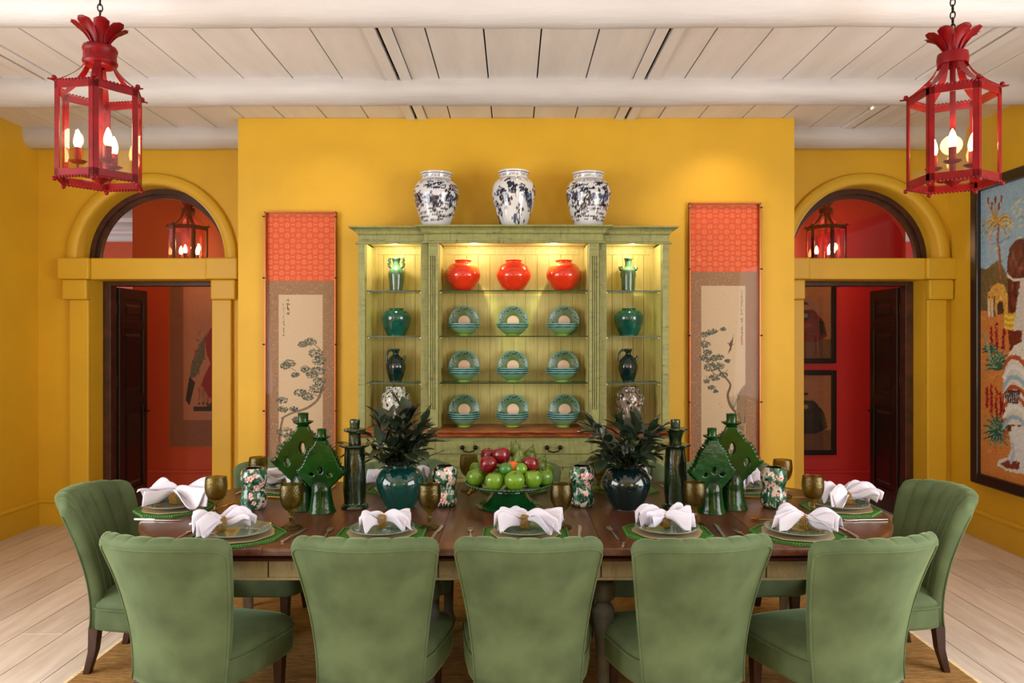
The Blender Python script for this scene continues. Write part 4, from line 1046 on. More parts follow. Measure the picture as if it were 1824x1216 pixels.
    # candle arms
    for k in range(3):
        a = k*2*PI/3+.5; c, s_ = math.cos(a), math.sin(a); r = .088
        mb = MB().tube(crom([(.008*c, .008*s_, .05), (.035*c, .035*s_, .022), (.07*c, .07*s_, .028), (r*c, r*s_, .06), (r*c, r*s_, .08)], 5), .005, 8); mb.obj('candle_arm', m_red, t, 60)
        MB().lathe([(.004, .078), (.02, .08), (.034, .088), (.036, .092), (.02, .087), (.006, .086)], 18, Matrix.Translation((r*c, r*s_, 0)), lambda A, z, q: 1+.06*math.sin(A*9)).obj('drip_pan', m_red, t, 60)
        cs = MB().lathe([(.015, .086), (.016, .15), (.01, .152), (.0005, .152)], 16, Matrix.Translation((r*c, r*s_, 0))).obj('candle_sleeve', m_red, t)
        MB().lathe(prof([(.0, .150), (.011, .152), (.0175, .172), (.0165, .19), (.009, .218), (.0, .234)], 4), 14, Matrix.Translation((r*c, r*s_, 0))).obj('bulb', m_bulb, cs, 60)
    # chain
    top = top if top is not None else ZC-loc[2]
    z = zb+.10; k = 0; mb = MB()
    while z < top:
        ring = [(.010*math.cos(q*PI/5), 0, .018*math.sin(q*PI/5)) for q in range(10)]
        m = Matrix.Translation((0, 0, z)) @ Matrix.Rotation(R(90*(k % 2)+15), 4, 'Z')
        mb.tube([m @ Vector(p) for p in ring], .0032, 5, True); z += .029; k += 1
    mb.obj('chain', m_brass, t)
    MB().lathe([(.045, top), (.045, top-.008), (.02, top-.03), (.0005, top-.03)], 20).obj('ceiling_rose', m_red, t)
    if lamp: point('lantern_light', (loc[0], loc[1], loc[2]+.25), lamp, (1, .62, .34), .05)
    return t
l1 = make_lantern('hanging_lantern', 'red hexagonal lantern with ornate drum collar, hanging at the upper left', (-1.87, 3.3, 2.295), R(-68.5), True, 'red lanterns over the table', None, 5)
l2 = make_lantern('hanging_lantern', 'red hexagonal lantern with plain ring collar, hanging at the upper right', (1.985, 3.3, 2.285), R(-150), False, 'red lanterns over the table', None, 5)
make_lantern('hanging_lantern', 'small looking red lantern seen through the left arched fan window', (-3.16, 7.08, 2.26), R(10), False, 'red lanterns in the corridor', None, 10)
make_lantern('hanging_lantern', 'small looking red lantern seen through the right arched fan window', (3.03, 7.08, 2.26), R(25), False, 'red lanterns in the corridor', None, 10)
# ------------------------------------------------------------------ dining table
DN, DF = 2.93, 4.30; TR = (DF-DN)/2; TY = (DN+DF)/2; TXC = 1.10; TX0 = .01
def table_outline(off, x0=-9, x1=9, n=28):
    r = TR+off; pts = []
    for k in range(n+1):
        a = -PI/2+PI*k/n; pts.append((TXC+r*math.cos(a), r*math.sin(a)))
    for k in range(n+1):
        a = PI/2+PI*k/n; pts.append((-TXC+r*math.cos(a), r*math.sin(a)))
    return pts
tb = thing('dining_table', 'long dark walnut dining table with rounded ends and distressed cream apron', 'table', (TX0, TY, 0))
seams = [-1.02, -.32, .35, 1.03]
def leaf_outline(x0, x1, off):
    r = TR+off
    if x0 is None:
        return [(x1, -r)]+[(x1, r)]+[(-TXC+r*math.cos(PI/2+PI*k/36), r*math.sin(PI/2+PI*k/36)) for k in range(37)]
    if x1 is None:
        return [(x0, r)]+[(x0, -r)]+[(TXC+r*math.cos(-PI/2+PI*k/36), r*math.sin(-PI/2+PI*k/36)) for k in range(37)]
    return [(x0, -r), (x1, -r), (x1, r), (x0, r)]
ss = [None]+seams+[None]
for a, b in zip(ss[:-1], ss[1:]):
    a_ = None if a is None else a+.001; b_ = None if b is None else b-.001
    MB().stack(lambda i: leaf_outline(a_, b_, i), [(-.02, .714), (-.002, .718), (0, .726), (0, .742), (-.004, .748), (-.012, TZ)]).obj('table_leaf', m_table, tb, 40)
# moulded edge below the top
mb = MB().stack(lambda i: table_outline(i), [(-.03, .712), (-.014, .70), (-.02, .69), (-.06, .688)], cap=False); mb.obj('edge_moulding', m_table_e, tb, 50)
mb = MB(); o0 = table_outline(-.075); o1 = table_outline(-.095); n = len(o0)
vs = [(x, y, .60) for x, y in o0]+[(x, y, .712) for x, y in o0]+[(x, y, .712) for x, y in o1]+[(x, y, .60) for x, y in o1]
mb.add(vs, [(i, (i+1) % n, n+(i+1) % n, n+i) for i in range(n)]+[(n+i, n+(i+1) % n, 2*n+(i+1) % n, 2*n+i) for i in range(n)]+[(2*n+i, 2*n+(i+1) % n, 3*n+(i+1) % n, 3*n+i) for i in range(n)]+[(3*n+i, 3*n+(i+1) % n, (i+1) % n, i) for i in range(n)])
mb.obj('apron', m_apron, tb, 40)
mb = MB(); o0 = table_outline(-.069); o1 = table_outline(-.095); n = len(o0)
vs = [(x, y, .598) for x, y in o0]+[(x, y, .608) for x, y in o0]+[(x, y, .608) for x, y in o1]+[(x, y, .598) for x, y in o1]
mb.add(vs, [(i, (i+1) % n, n+(i+1) % n, n+i) for i in range(n)]+[(n+i, n+(i+1) % n, 2*n+(i+1) % n, 2*n+i) for i in range(n)]+[(2*n+i, 2*n+(i+1) % n, 3*n+(i+1) % n, 3*n+i) for i in range(n)]+[(3*n+i, 3*n+(i+1) % n, (i+1) % n, i) for i in range(n)])
mb.obj('apron_bead', m_apron, tb, 40)
for x in seams:
    for s in (-1, 1): MB().box((x-.002, s*(TR-.074)-.002, .602), (x+.002, s*(TR-.074)+.002, .71)).obj('apron_joint', m_dark, tb, 0)
lp = prof([(.036, 0), (.042, .02), (.03, .05), (.026, .12), (.034, .3), (.048, .42), (.036, .45), (.030, .465), (.046, .48), (.053, .515), (.046, .55), (.032, .565), (.038, .58), (.04, .60)], 4)
for x, y, m in ((.375, -.48, m_legp), (-.375, -.48, m_legp), (.375, .48, m_legp), (-.375, .48, m_legp)):
    MB().lathe(lp, 24).box((-.045, -.045, .60), (.045, .045, .70)).obj('leg', m, tb, 50).location = (x, y, 0)

for x, y in ((-1.46, -.37), (1.46, -.37), (-1.46, .37), (1.47, .37)):
    MB().lathe(prof([(.026, 0), (.03, .02), (.026, .04), (.029, .2), (.034, .5), (.038, .56), (.04, .62)], 4), 24).box((-.042, -.042, .58), (.042, .042, .70)).obj('leg', m_legw, tb, 50).location = (x, y, 0)

# ------------------------------------------------------------------ channel backed velvet chairs
NF = 7
def back_mesh():
    us = []
    K = 98
    for k in range(K+1): us.append(-1+2*k/K)
    us = sorted(set([-.999, -.99, -.975, -.955, .955, .975, .99, .999]+[u for u in us if abs(u) < .95]))
    ZB0 = .235
    def yb(v): return -.235-.19*v**1.7
    def hw(v): return .208+.075*v**1.5
    def sg(v): return .055+.10*v
    def ztop(u): return .842-.018*u*u-.018*abs(u)**5
    cols = []; vs = []
    for u in us:
        ph = (u+1)/2*NF; fr = ph-math.floor(ph); bump = abs(math.sin(PI*fr))**.42
        e = max(0, (abs(u)-.86)/.14); rnd_ = math.sqrt(max(0, 1-e*e)); t0 = (.085-.03*abs(u)**2)*(.25+.75*rnd_)
        zt = ztop(u)-.02*(1-rnd_)
        col = []
        def pt(v, thick, zz=None):
            z = ZB0+(zt-ZB0)*v if zz is None else zz
            uu = u; w = hw(v); 
            return (w*uu, yb(v)+sg(v)*uu*uu+thick, z)
        for i in range(15): col.append(pt(i/14*.965, 0))
        rr = t0/2+.004
        for i in range(1, 8):
            a = PI*i/8; c = pt(1, 0)
            yc = c[1]+t0/2+.002*bump; lift = (.029+.007*bump)*math.sin(a)
            col.append((c[0]*1.0, yc-rr*math.cos(a)*(1.0), zt-.012+lift))
        for i in range(15):
            v = .965*(1-i/14); col.append(pt(v, t0+.034*bump*(.35+.65*v)-.014))
        cols.append(col); 
    n = len(cols[0]); m = len(cols)
    for c in cols: vs += c
    fs = [(j*n+i, (j+1)*n+i, (j+1)*n+i+1, j*n+i+1) for j in range(m-1) for i in range(n-1)]
    fs += [(j*n, j*n+n-1, (j+1)*n+n-1, (j+1)*n) for j in range(m-1)]
    fs += [tuple(range(n)), tuple((m-1)*n+i for i in range(n))[::-1]]
    welt = [[Vector(cols[0][i])*1.0 for i in range(14)]]
    path = [Vector(c[14])+Vector((0, -.002, .004)) for c in cols]
    left = [Vector(cols[0][i])+Vector((-.001, 0, 0)) for i in range(14)]; right = [Vector(cols[-1][i])+Vector((.001, 0, 0)) for i in range(14)][::-1]
    return MB().add(vs, fs), left+path+right
def seat_outline(i, n=44):
    pts = []
    for k in range(n):
        a = 2*PI*k/n-PI/2; c, s = math.cos(a), math.sin(a)
        x = abs(c)**.38*(1 if c > 0 else -1); y = abs(s)**.38*(1 if s > 0 else -1)
        hwid = .262+.035*y-.012*y*y; pts.append((x*(hwid+i), .04+y*(.240+i)))
    return pts
def make_chair():
    t = thing('dining_chair', 'x', 'chair', (0, 0, 0), 0, 'green velvet dining chairs around the table')
    bmsh, welt = back_mesh(); bmsh.obj('backrest', m_velvet, t, 180)
    MB().tube(welt, .0045, 6).obj('back_welt', m_velvet, t, 180)
    MB().stack(seat_outline, [(-.02, .232), (-.002, .236), (0, .25), (0, .325), (-.003, .335), (0, .342), (-.004, .358), (-.02, .374), (-.06, .388), (-.12, .396), (-.2, .40)]).obj('seat', m_velvet, t, 180)
    MB().tube([(x, y, .334) for x, y in seat_outline(.003)], .0045, 6, True).obj('seat_welt', m_velvet, t, 180)
    for s in (-1, 1):
        for nm, (x, y), (x2, y2) in (('front', (.2, .225), (.2, .225)), ('rear', (.165, -.175), (.17, -.215))):
            mb = MB(); a = .024; b = .015; vs = []
            for (cx, cy, z, h) in ((s*x2, y2, 0, b), (s*(x+x2)/2, (y+y2)/2+(.012 if nm == 'rear' else 0), .12, (a+b)/2), (s*x, y, .236, a)):
                vs += [(cx-h, cy-h, z), (cx+h, cy-h, z), (cx+h, cy+h, z), (cx-h, cy+h, z)]
            mb.add(vs, [(0, 3, 2, 1), (8, 9, 10, 11)]+[(r*4+k, r*4+(k+1) % 4, (r+1)*4+(k+1) % 4, (r+1)*4+k) for r in range(2) for k in range(4)])
            mb.obj('leg', m_cleg, t, 30, bevel=.003)
    return t
chair0 = make_chair(); used = False
def place_chair(x, y, rz, label):
    global used
    c = chair0 if not used else dup(chair0)
    used = True; c.location = (x, y, 0.0); c.rotation_euler = (0, 0, R(rz)); c['label'] = label
near = [(241, 3.04, -13), (631, 3.03, -3), (943, 3.03, 0), (1284, 3.03, 10), (1614, 3.03, 15)]
nl = ['leftmost', 'second from left', 'middle', 'fourth from left', 'rightmost']
ztc = .87
for (px, y, rz), nm in zip(near, nl):
    a = R(rz); off = .41; d = y-off*math.cos(a); X = (px-CX)*d/F
    place_chair(X-off*math.sin(a), y, rz, 'green velvet chair with its back to the camera, %s in the front row' % nm)
for px, rz, nm in ((512, 178, 'leftmost'), (735, 182, 'second from left'), (915, 180, 'middle'), (1092, 178, 'fourth from left'), (1284, 183, 'rightmost')):
    place_chair((px-CX)*4.52/F, 4.10, rz, 'green velvet chair on the far table side, %s of the back row' % nm)
place_chair(-1.80, TY+.0, -90, 'green velvet channel back chair at the left end of the table')
place_chair(1.84, TY+.02, 90, 'green velvet channel back chair at the right end of the table')

# ------------------------------------------------------------------ things down the middle of the table
ZTT = TZ+.0005
def on(px, py, dz=0): v = T(px, py); return (v.x, v.y, ZTT+dz)
def curve_solid(name, splines, depth, bevel, mat, parent):
    """filled flat outline (holes allowed) with real thickness, standing in XZ"""
    cu = bpy.data.curves.new(name, 'CURVE'); cu.dimensions = '2D'; cu.fill_mode = 'BOTH'; cu.extrude = depth/2-bevel; cu.bevel_depth = bevel; cu.bevel_resolution = 2; cu.offset = -bevel
    for pts in splines:
        sp = cu.splines.new('POLY'); sp.points.add(len(pts)-1)
        for p, q in zip(sp.points, pts): p.co = (q[0], q[1], 0, 1)
        sp.use_cyclic_u = True
    o = bpy.data.objects.new(name+'_c', cu); COL.objects.link(o)
    me = bpy.data.meshes.new_from_object(o.evaluated_get(bpy.context.evaluated_depsgraph_get()))
    bpy.data.objects.remove(o); bpy.data.curves.remove(cu)
    me.name = name; me.transform(Matrix.Rotation(R(90), 4, 'X')); me.materials.clear()
    me.shade_smooth(); me.set_sharp_from_angle(angle=R(50))
    return link(name, me, mat, parent)
def leaf_candle(px, py, S, label, rz, mat, tall, mirror=1):
    """pottery candleholder: flared foot, serrated pierced leaf body, dish and socket. S = total height"""
    t = thing('pottery_candleholder', label, 'candleholder', on(px, py), rz, 'green pottery candleholders')
    k = S/.405
    MB().lathe([(r*k, z*k) for r, z in prof([(.0, .0), (.062, 0), (.066, .006), (.058, .03), (.05, .08), (.046, .12), (.03, .15), (.0, .155)], 5)], 40, None, lambda a, z, s: 1+.015*math.sin(a*3+z*30)).obj('foot', mat, t, 60)
    # half outline from the foot to the neck
    h = [(.040, .10), (.046, .118), (.062, .135), (.080, .153), (.100, .172), (.116, .192), (.114, .206), (.097, .222), (.085, .242), (.077, .262), (.067, .284), (.059, .30), (.047, .315), (.033, .332), (.025, .352)]
    if tall: h = [(.040, .10), (.048, .12), (.064, .138), (.084, .158), (.106, .182), (.127, .203), (.110, .222), (.100, .246), (.090, .262), (.080, .28), (.055, .297), (.047, .316), (.032, .332), (.024, .352)]
    pts = []
    dense = crom(h, 6)
    for i, (x, z) in enumerate(dense):
        tooth = .0055 if (i % 5) < 2 and 6 < i < len(dense)-8 else 0
        pts.append(((x+tooth)*k, (z+tooth*.5)*k))
    out = pts+[(-x, z) for x, z in pts[::-1]]
    def hole(cx, cz, rx, rz_): return [((cx+rx*math.cos(2*PI*q/14))*k, (cz+rz_*math.sin(2*PI*q/14))*k) for q in range(14)]
    if tall: holes = [hole(0, .258, .009, .024), hole(-.062, .203, .008, .016), hole(.062, .203, .008, .016)]
    else: holes = [hole(0, .206, .010, .015), hole(-.045, .186, .012, .007), hole(.045, .186, .012, .007)]
    curve_solid('pierced_body', [out]+holes, .05*k, .007*k, mat, t)
    MB().lathe([(r*k, z*k) for r, z in prof([(.014, .34), (.02, .352), (.034, .362), (.041, .368), (.04, .372), (.026, .368), (.022, .372), (.022, .40), (.024, .405), (.018, .405), (.016, .38), (.0, .378)], 4)], 36, None, lambda a, z, s: 1+(.05*math.sin(a*11) if .2 < s < .45 else .01*math.sin(a*5))).obj('dish_and_socket', mat, t, 60)
leaf_candle(540, 905, .47, 'tall bright green pierced pottery candleholder, behind the smaller one in the left group', R(8), m_green, True)
leaf_candle(573, 911, .400, 'smaller bright green pierced candleholder at the front of the left group', R(-4), m_green, False)
leaf_candle(1303, 904, .465, 'tall green pierced pottery candleholder, behind the smaller one in the right group', R(-10), m_green, True)
leaf_candle(1268, 912, .405, 'smaller green pierced pottery candleholder at the front of the right group', R(12), m_green, False)
def tier_candle(px, py, label, flare):
    t = thing('tiered_candlestick', label, 'candlestick', on(px, py), R(20), 'green tiered pottery candlesticks')
    p1 = [(.0, 0), (.062, 0), (.065, .008), (.058, .018), (.052, .03), (.056, .10), (.055, .20), (.05, .285), (.052, .30)]
    p2 = [(.05, .295), (.066, .305), (.070, .31), (.066, .316), (.032, .312), (.030, .318), (.032, .345), (.031 if not flare else .044, .375), (.056, .385), (.060, .391), (.056, .396), (.024, .392), (.023, .40), (.024, .43), (.020, .437), (.017, .43), (.0, .42)]
    if not flare: p2 = [(.05, .295), (.066, .302), (.072, .308), (.066, .314), (.032, .311), (.031, .318), (.030, .35), (.032, .372), (.050, .378), (.054, .386), (.05, .392), (.025, .389), (.024, .40), (.025, .43), (.021, .437), (.018, .43), (.0, .42)]
    MB().lathe(prof(p1, 5), 48, None, lambda a, z, s: 1+.02*math.sin(a*4+z*25)).obj('column', m_green2, t, 60)
    MB().lathe(prof(p2, 4), 64, None, lambda a, z, s: 1+(.09*math.sin(a*9+1)*math.exp(-((z-.309)/.007)**2)+.06*math.sin(a*8)*math.exp(-((z-.389)/.007)**2))).obj('ruffled_tiers', m_green2, t, 60)
tier_candle(632, 903, 'dark olive cylindrical pottery candlestick with ruffled tiers, right of the left group', False)
tier_candle(1203, 903, 'dark olive cylindrical pottery candlestick with flared ruffled tiers, left of the right group', True)
# vases
def round_vase(px, py, mat, label, seed):
    t = thing('round_vase', label, 'vase', on(px, py))
    MB().lathe(prof([(.0, 0), (.068, 0), (.072, .004), (.098, .05), (.119, .11), (.118, .145), (.10, .18), (.075, .198), (.055, .203), (.053, .208), (.056, .212), (.048, .212), (.046, .2), (.09, .17)], 7), 56, None, lambda a, z, s: 1+.006*math.sin(a+z*30)).obj('body', mat, t, 60)
    return t.location
VL = round_vase(713, 903, m_teal, 'round glossy teal vase holding dark leafy branches, left of the fruit stand', 1)
VR = round_vase(1116, 904, m_tealdk, 'round near black glazed vase holding dark leafy branches, right of the fruit stand', 2)
def leaf_mesh(seed):
    g = random.Random(seed); L = g.uniform(.07, .10); w = L*g.uniform(.16, .22); mb = MB(); n = 6; vs = []
    cv_ = g.uniform(.12, .4)
    for i in range(n+1):
        u = i/n; ww = w*math.sin(PI*min(1, u*.97+.02))**.8*(1+.12*(i % 2)); z = -cv_*L*u*u
        vs += [(-ww, L*u, z+ww*.4), (0, L*u, z), (ww, L*u, z+ww*.4)]
    mb.add(vs, [(i*3+j, i*3+j+1, (i+1)*3+j+1, (i+1)*3+j) for i in range(n) for j in range(2)])
    me = mb.mesh('leaf', 60); me.materials.append(m_leaf); return me
leaves = [leaf_mesh(s) for s in range(5)]
def bouquet(loc, label, seed, dirs):
    g = random.Random(seed); t = thing('leafy_branches', label, 'foliage', (loc[0], loc[1], loc[2]+.19), 0)
    cnt = 0
    for (az, el, L) in dirs:
        dr = Vector((math.cos(az)*math.cos(el), math.sin(az)*math.cos(el), math.sin(el)))
        pts = []; p = Vector((math.cos(az)*.02, math.sin(az)*.02, -.06)); d = Vector((0, 0, 1))*.6+dr*.4
        for i in range(9):
            pts.append(p.copy()); d = (d*.72+dr*.34+Vector((0, 0, -.03*i*.3))).normalized(); p = p+d*L/8
            if i < 1: p = Vector((p.x*.6, p.y*.6, p.z+.02))
        MB().tube(pts, [.004-.0003*i for i in range(9)], 5).obj('stem', m_stem, t)
        for i in range(2, 9):
            for q in range(2 if i < 8 else 3):
                if cnt > 290: break
                base = pts[i]; tan = (pts[i]-pts[i-1]).normalized(); side = tan.cross(Vector((g.uniform(-1, 1), g.uniform(-1, 1), g.uniform(-.3, 1)))).normalized()*(1 if q else -1)
                ld = (tan*.9+side*.75).normalized() if i < 8 else (tan+side*.3).normalized()
                m = ld.to_track_quat('Y', 'Z').to_euler()
                o = link('leaf', g.choice(leaves), None, t); o.location = base; o.rotation_euler = m; s = g.uniform(.7, 1.25); o.scale = (s*g.uniform(.8, 1.6), s, s); cnt += 1
g = random.Random(21)
def dirs(n, seed, up=.9, spread=.2):
    g = random.Random(seed)
    return [(2*PI*k/n+g.uniform(-.3, .3), g.uniform(.3, 1.2) if k % 3 else g.uniform(.75, 1.4), g.uniform(.22, .33)) for k in range(n)]
bouquet(VL, 'tall bunch of dark pointed leaves standing in the teal vase', 5, dirs(17, 3)+[(R(100), 1.45, .34), (R(60), 1.4, .30), (R(170), .35, .27), (R(5), .42, .26)])
bouquet(VR, 'wide bunch of dark serrated leaves standing in the near black vase', 9, dirs(18, 8)+[(R(20), .8, .32), (R(160), .7, .30), (R(0), .55, .30)])
# fruit stand
fs_ = thing('cake_stand', 'green glazed footed stand with beaded rim, holding fruit in the table centre', 'cake stand', on(907, 900)); FD = fs_.location.y; FX = fs_.location.x
MB().lathe(prof([(.0, 0), (.155, 0), (.160, .008), (.15, .016), (.135, .022), (.12, .03), (.10, .05), (.085, .075), (.078, .092), (.0, .095)], 5), 56).obj('foot', m_stand, fs_, 60)
MB().lathe(prof([(.0, .092), (.08, .092), (.15, .098), (.205, .108), (.218, .114), (.216, .12), (.2, .117), (.14, .107), (.0, .103)], 5), 72).obj('plate', m_stand, fs_, 60)
mb = MB()
for k in range(64): a = 2*PI*k/64; mb.ball((.216*math.cos(a), .216*math.sin(a), .116), .0075, 6, 5)
o = mb.obj('rim_beads', m_stand, fs_, 60); o['kind'] = 'stuff'
def fruit(name, px, py, dd, r, mat, label, cat='apple', shape='apple', tilt=0):
    d = FD+dd; p = P(px, py, d)
    t = thing(name, label, cat, p, 0, 'fruit heaped on the green stand'); t.rotation_euler = (R(tilt), R(tilt*.7), tilt)
    if shape == 'apple': pr = [(.0, -.80), (.25, -.88), (.55, -.82), (.88, -.45), (1.0, .05), (.92, .5), (.62, .82), (.3, .86), (.1, .72), (.0, .66)]
    elif shape == 'pear': pr = [(.0, -.85), (.35, -.88), (.8, -.62), (.95, -.2), (.8, .3), (.5, .75), (.38, 1.1), (.2, 1.3), (.0, 1.32)]
    else: pr = [(.0, -.96), (.4, -.9), (.8, -.6), (1, 0), (.8, .6), (.4, .9), (.0, .96)]
    MB().lathe([(a*r, b*r) for a, b in prof(pr, 5)], 32, None, (lambda a, z, s: 1+.02*math.cos(a*5)) if shape == 'apple' else None).obj('flesh', mat, t, 180)
    zt = pr[-1][1]*r
    MB().tube([(0, 0, zt-.002), (.001, 0, zt+.01), (.004, 0, zt+.018)], .0017, 5).obj('stalk', m_stem, t)
fl = [('green_apple', 848, 850, -.02, .047, m_appleg, 'green apple at the far left end of the front row of fruit'),
      ('green_apple', 881, 857, -.13, .046, m_appleg, 'green apple in the front row of fruit, second from left'),
      ('green_apple', 917, 856, -.15, .049, m_appleg, 'green apple in the middle of the front row of fruit'),
      ('green_apple', 949, 853, -.12, .046, m_appleg, 'green apple in the front row of fruit, second from right'),
      ('green_apple', 969, 850, -.03, .045, m_appleg, 'green apple at the far right end of the front row of fruit'),
      ('red_apple', 870, 827, -.05, .044, m_appler, 'dark red apple at the left of the heap above the green apples'),
      ('red_apple', 893, 811, .0, .045, m_appler, 'large red apple at the top of the heap'),
      ('red_apple', 870, 811, .06, .040, m_appler, 'red apple half hidden at the upper left of the heap'),
      ('red_apple', 945, 826, -.06, .040, m_appler, 'red apple at the right of the heap below the pears'),
      ('lime', 901, 835, -.11, .032, m_lime, 'small dark green lime above the middle front apples', 'lime', 'round'),
      ('orange_fruit', 914, 833, -.07, .034, m_orangef, 'orange peeking out in the middle of the heap', 'orange', 'round'),
      ('lime', 928, 835, -.10, .031, m_appleg, 'small yellow green lime right of the orange', 'lime', 'round'),
      ('pear', 925, 818, .0, .042, m_pear, 'green pear in the middle of the top row', 'pear', 'pear', 12),
      ('pear', 919, 804, .06, .036, m_pear, 'green pear standing at the very top of the heap', 'pear', 'pear', -10),
      ('pear', 944, 810, .07, .038, m_pear, 'green pear at the upper right of the heap', 'pear', 'pear', 25),
      ('pear', 962, 828, .04, .042, m_pear, 'green pear at the right side of the heap', 'pear', 'pear', -28),
      ('green_apple', 971, 838, .07, .042, m_appleg, 'green apple half hidden behind the right end of the front row'),
      ('green_apple', 850, 836, .09, .04, m_appleg, 'green apple half hidden behind the left end of the front row'),
      ('green_apple', 908, 845, .0, .046, m_appleg, 'green apple buried in the middle of the heap'),
      ('green_apple', 935, 842, .02, .046, m_appleg, 'green apple buried at the right of the heap'),
      ('green_apple', 880, 842, .03, .046, m_appleg, 'green apple buried at the left of the heap')]
for k, f in enumerate(fl):
    n_, px, py, dd, r, mt, lb = f[:7]; cat = f[7] if len(f) > 7 else 'apple'; shp = f[8] if len(f) > 8 else 'apple'; tl = f[9] if len(f) > 9 else (k*37) % 25-12
    fruit(n_, px, py, dd, r, mt, lb, cat, shp, tl)
# floral jars
def floral(px, py, seed, label, rz, wst=1.0):
    g = random.Random(seed); w, h = .40, .2; cv = Cv(w, h, .0018, (196, 186, 172))
    def fl_(x, y, s):
        pc = g.choice([(222, 150, 150), (226, 176, 166), (206, 120, 128)])
        for q in range(5):
            a = q*2*PI/5+g.uniform(-.2, .2); cv.ell(x+s*.6*math.cos(a), y+s*.6*math.sin(a), s*.55, s*.4, pc if q % 2 else (238, 206, 196), a)
        cv.ell(x, y, s*.3, s*.3, (168, 40, 56))
    for k in range(190):
        x, y = g.uniform(0, w), g.uniform(0, h); a = g.uniform(0, PI)
        for q in range(3): cv.ell(x+g.uniform(-.008, .008), y+g.uniform(-.008, .008), g.uniform(.012, .024), .006, g.choice([(26, 74, 56), (40, 100, 70), (16, 50, 42), (62, 112, 80)]), a+q*.5)
    for k in range(34): fl_(g.uniform(0, w), g.choice([.03, .07, .12, .15, .175])+g.uniform(-.01, .01), g.uniform(.008, .016))
    t = thing('floral_jar', label, 'jar', on(px, py), rz, 'floral waisted jars on the table')
    pr = crom([(.042, 0), (.052, .003), (.062, .02), (.064, .05), (.060, .08), (.054, .10), (.058, .12), (.064, .14), (.063, .17), (.055, .192), (.046, .20), (.040, .20)], 6)
    painted_lathe(pr, 150, cv).obj('body', m_decoup, t, 60)
    MB().lathe([(.039, .198), (.039, .10)], 24).obj('inner_wall', m_decoup if 0 else m_black, t, 60)
floral(452, 905, 1, 'floral jar with pink blossoms at the left, in front of a goblet', 0)
floral(792, 900, 2, 'darker floral jar between the teal vase and the fruit stand', 1)
floral(1036, 900, 3, 'floral jar between the fruit stand and the near black vase', 2)
floral(1378, 903, 4, 'floral jar at the right of the table, left of the end place setting', 3)
# goblets
gp = prof([(.0, .0), (.040, .0), (.044, .004), (.040, .009), (.02, .016), (.010, .028), (.009, .04), (.013, .05), (.009, .06), (.014, .075), (.03, .09), (.044, .115), (.050, .145), (.049, .175), (.0465, .193), (.045, .194), (.046, .175), (.046, .145), (.040, .118), (.026, .096), (.0, .088)], 4)
gob = MB().lathe(gp, 96, None, lambda a, z, s: 1+(.05*math.sin(a*10) if z < .012 else 0)+(.045*math.cos(10*a+z*330)*math.cos(10*a-z*330) if .085 < z < .18 and s < .55 else 0)).obj('goblet', m_goblet, None, 60)
glist = [(385, 924, 'beside the place setting at the left table end'), (519, 941, 'in front of the left candleholders'), (765, 941, 'in front of the teal vase and dark floral jar'),
         (1000, 940, 'right of the fruit stand in front'), (1237, 936, 'in front of the right candleholders'), (1448, 922, 'beside the place setting at the right table end'),
         (460, 878, 'far side, behind the leftmost floral jar'), (835, 874, 'far side, just left of the fruit heap'), (1066, 876, 'far side, behind the near black vase and floral jar'), (1394, 884, 'far side, behind the rightmost floral jar')]
for k, (px, py, lb) in enumerate(glist):
    o = gob if k == 0 else dup(gob)
    tag(o, 'olive glass goblet '+lb, 'goblet', 'olive glass goblets'); o.location = on(px, py); o.rotation_euler = (0, 0, k*.7)
# ------------------------------------------------------------------ place settings
def octo(r):
    return lambda i: [((r+i)*math.cos(PI/8+k*PI/4)*1.02, (r+i)*math.sin(PI/8+k*PI/4)*.95) for k in range(8)]
matm = MB().stack(octo(.195), [(0, 0), (0, .003), (-.004, .005), (-.02, .005)]); 
mat0 = thing('placemat', 'x', 'placemat', (0, 0, 0), 0, 'green octagonal placemats')
matm.obj('woven_field', m_mat, mat0, 30)
mb = MB(); oc = octo(.19)(0)
for k in range(8):
    a = Vector(oc[k]).to_3d(); b = Vector(oc[(k+1) % 8]).to_3d()
    for q in range(13): p = a.lerp(b, q/13); mb.ball((p.x, p.y, .006), .0055, 6, 4)
o = mb.obj('bead_border', m_matb, mat0, 60); o['kind'] = 'stuff'
chg0 = MB().stack(lambda i: [((.148+i+.004*math.cos(a*8))*math.cos(a), (.148+i+.004*math.cos(a*8))*math.sin(a)) for a in [2*PI*k/64 for k in range(64)]], [(-.03, 0), (0, .004), (0, .006), (-.02, .004), (-.05, .003)]).obj('charger', m_beige, None, 60)
plt0 = MB().lathe(prof([(.0, .0), (.07, 0), (.075, .003), (.105, .010), (.134, .019), (.136, .021), (.132, .0225), (.10, .014), (.078, .007), (.0, .006)], 5), 96, None, lambda a, z, s: 1+.012*math.cos(a*24)*max(0, s-.35) if s < .75 else 1).obj('plate', m_celadon, None, 60)
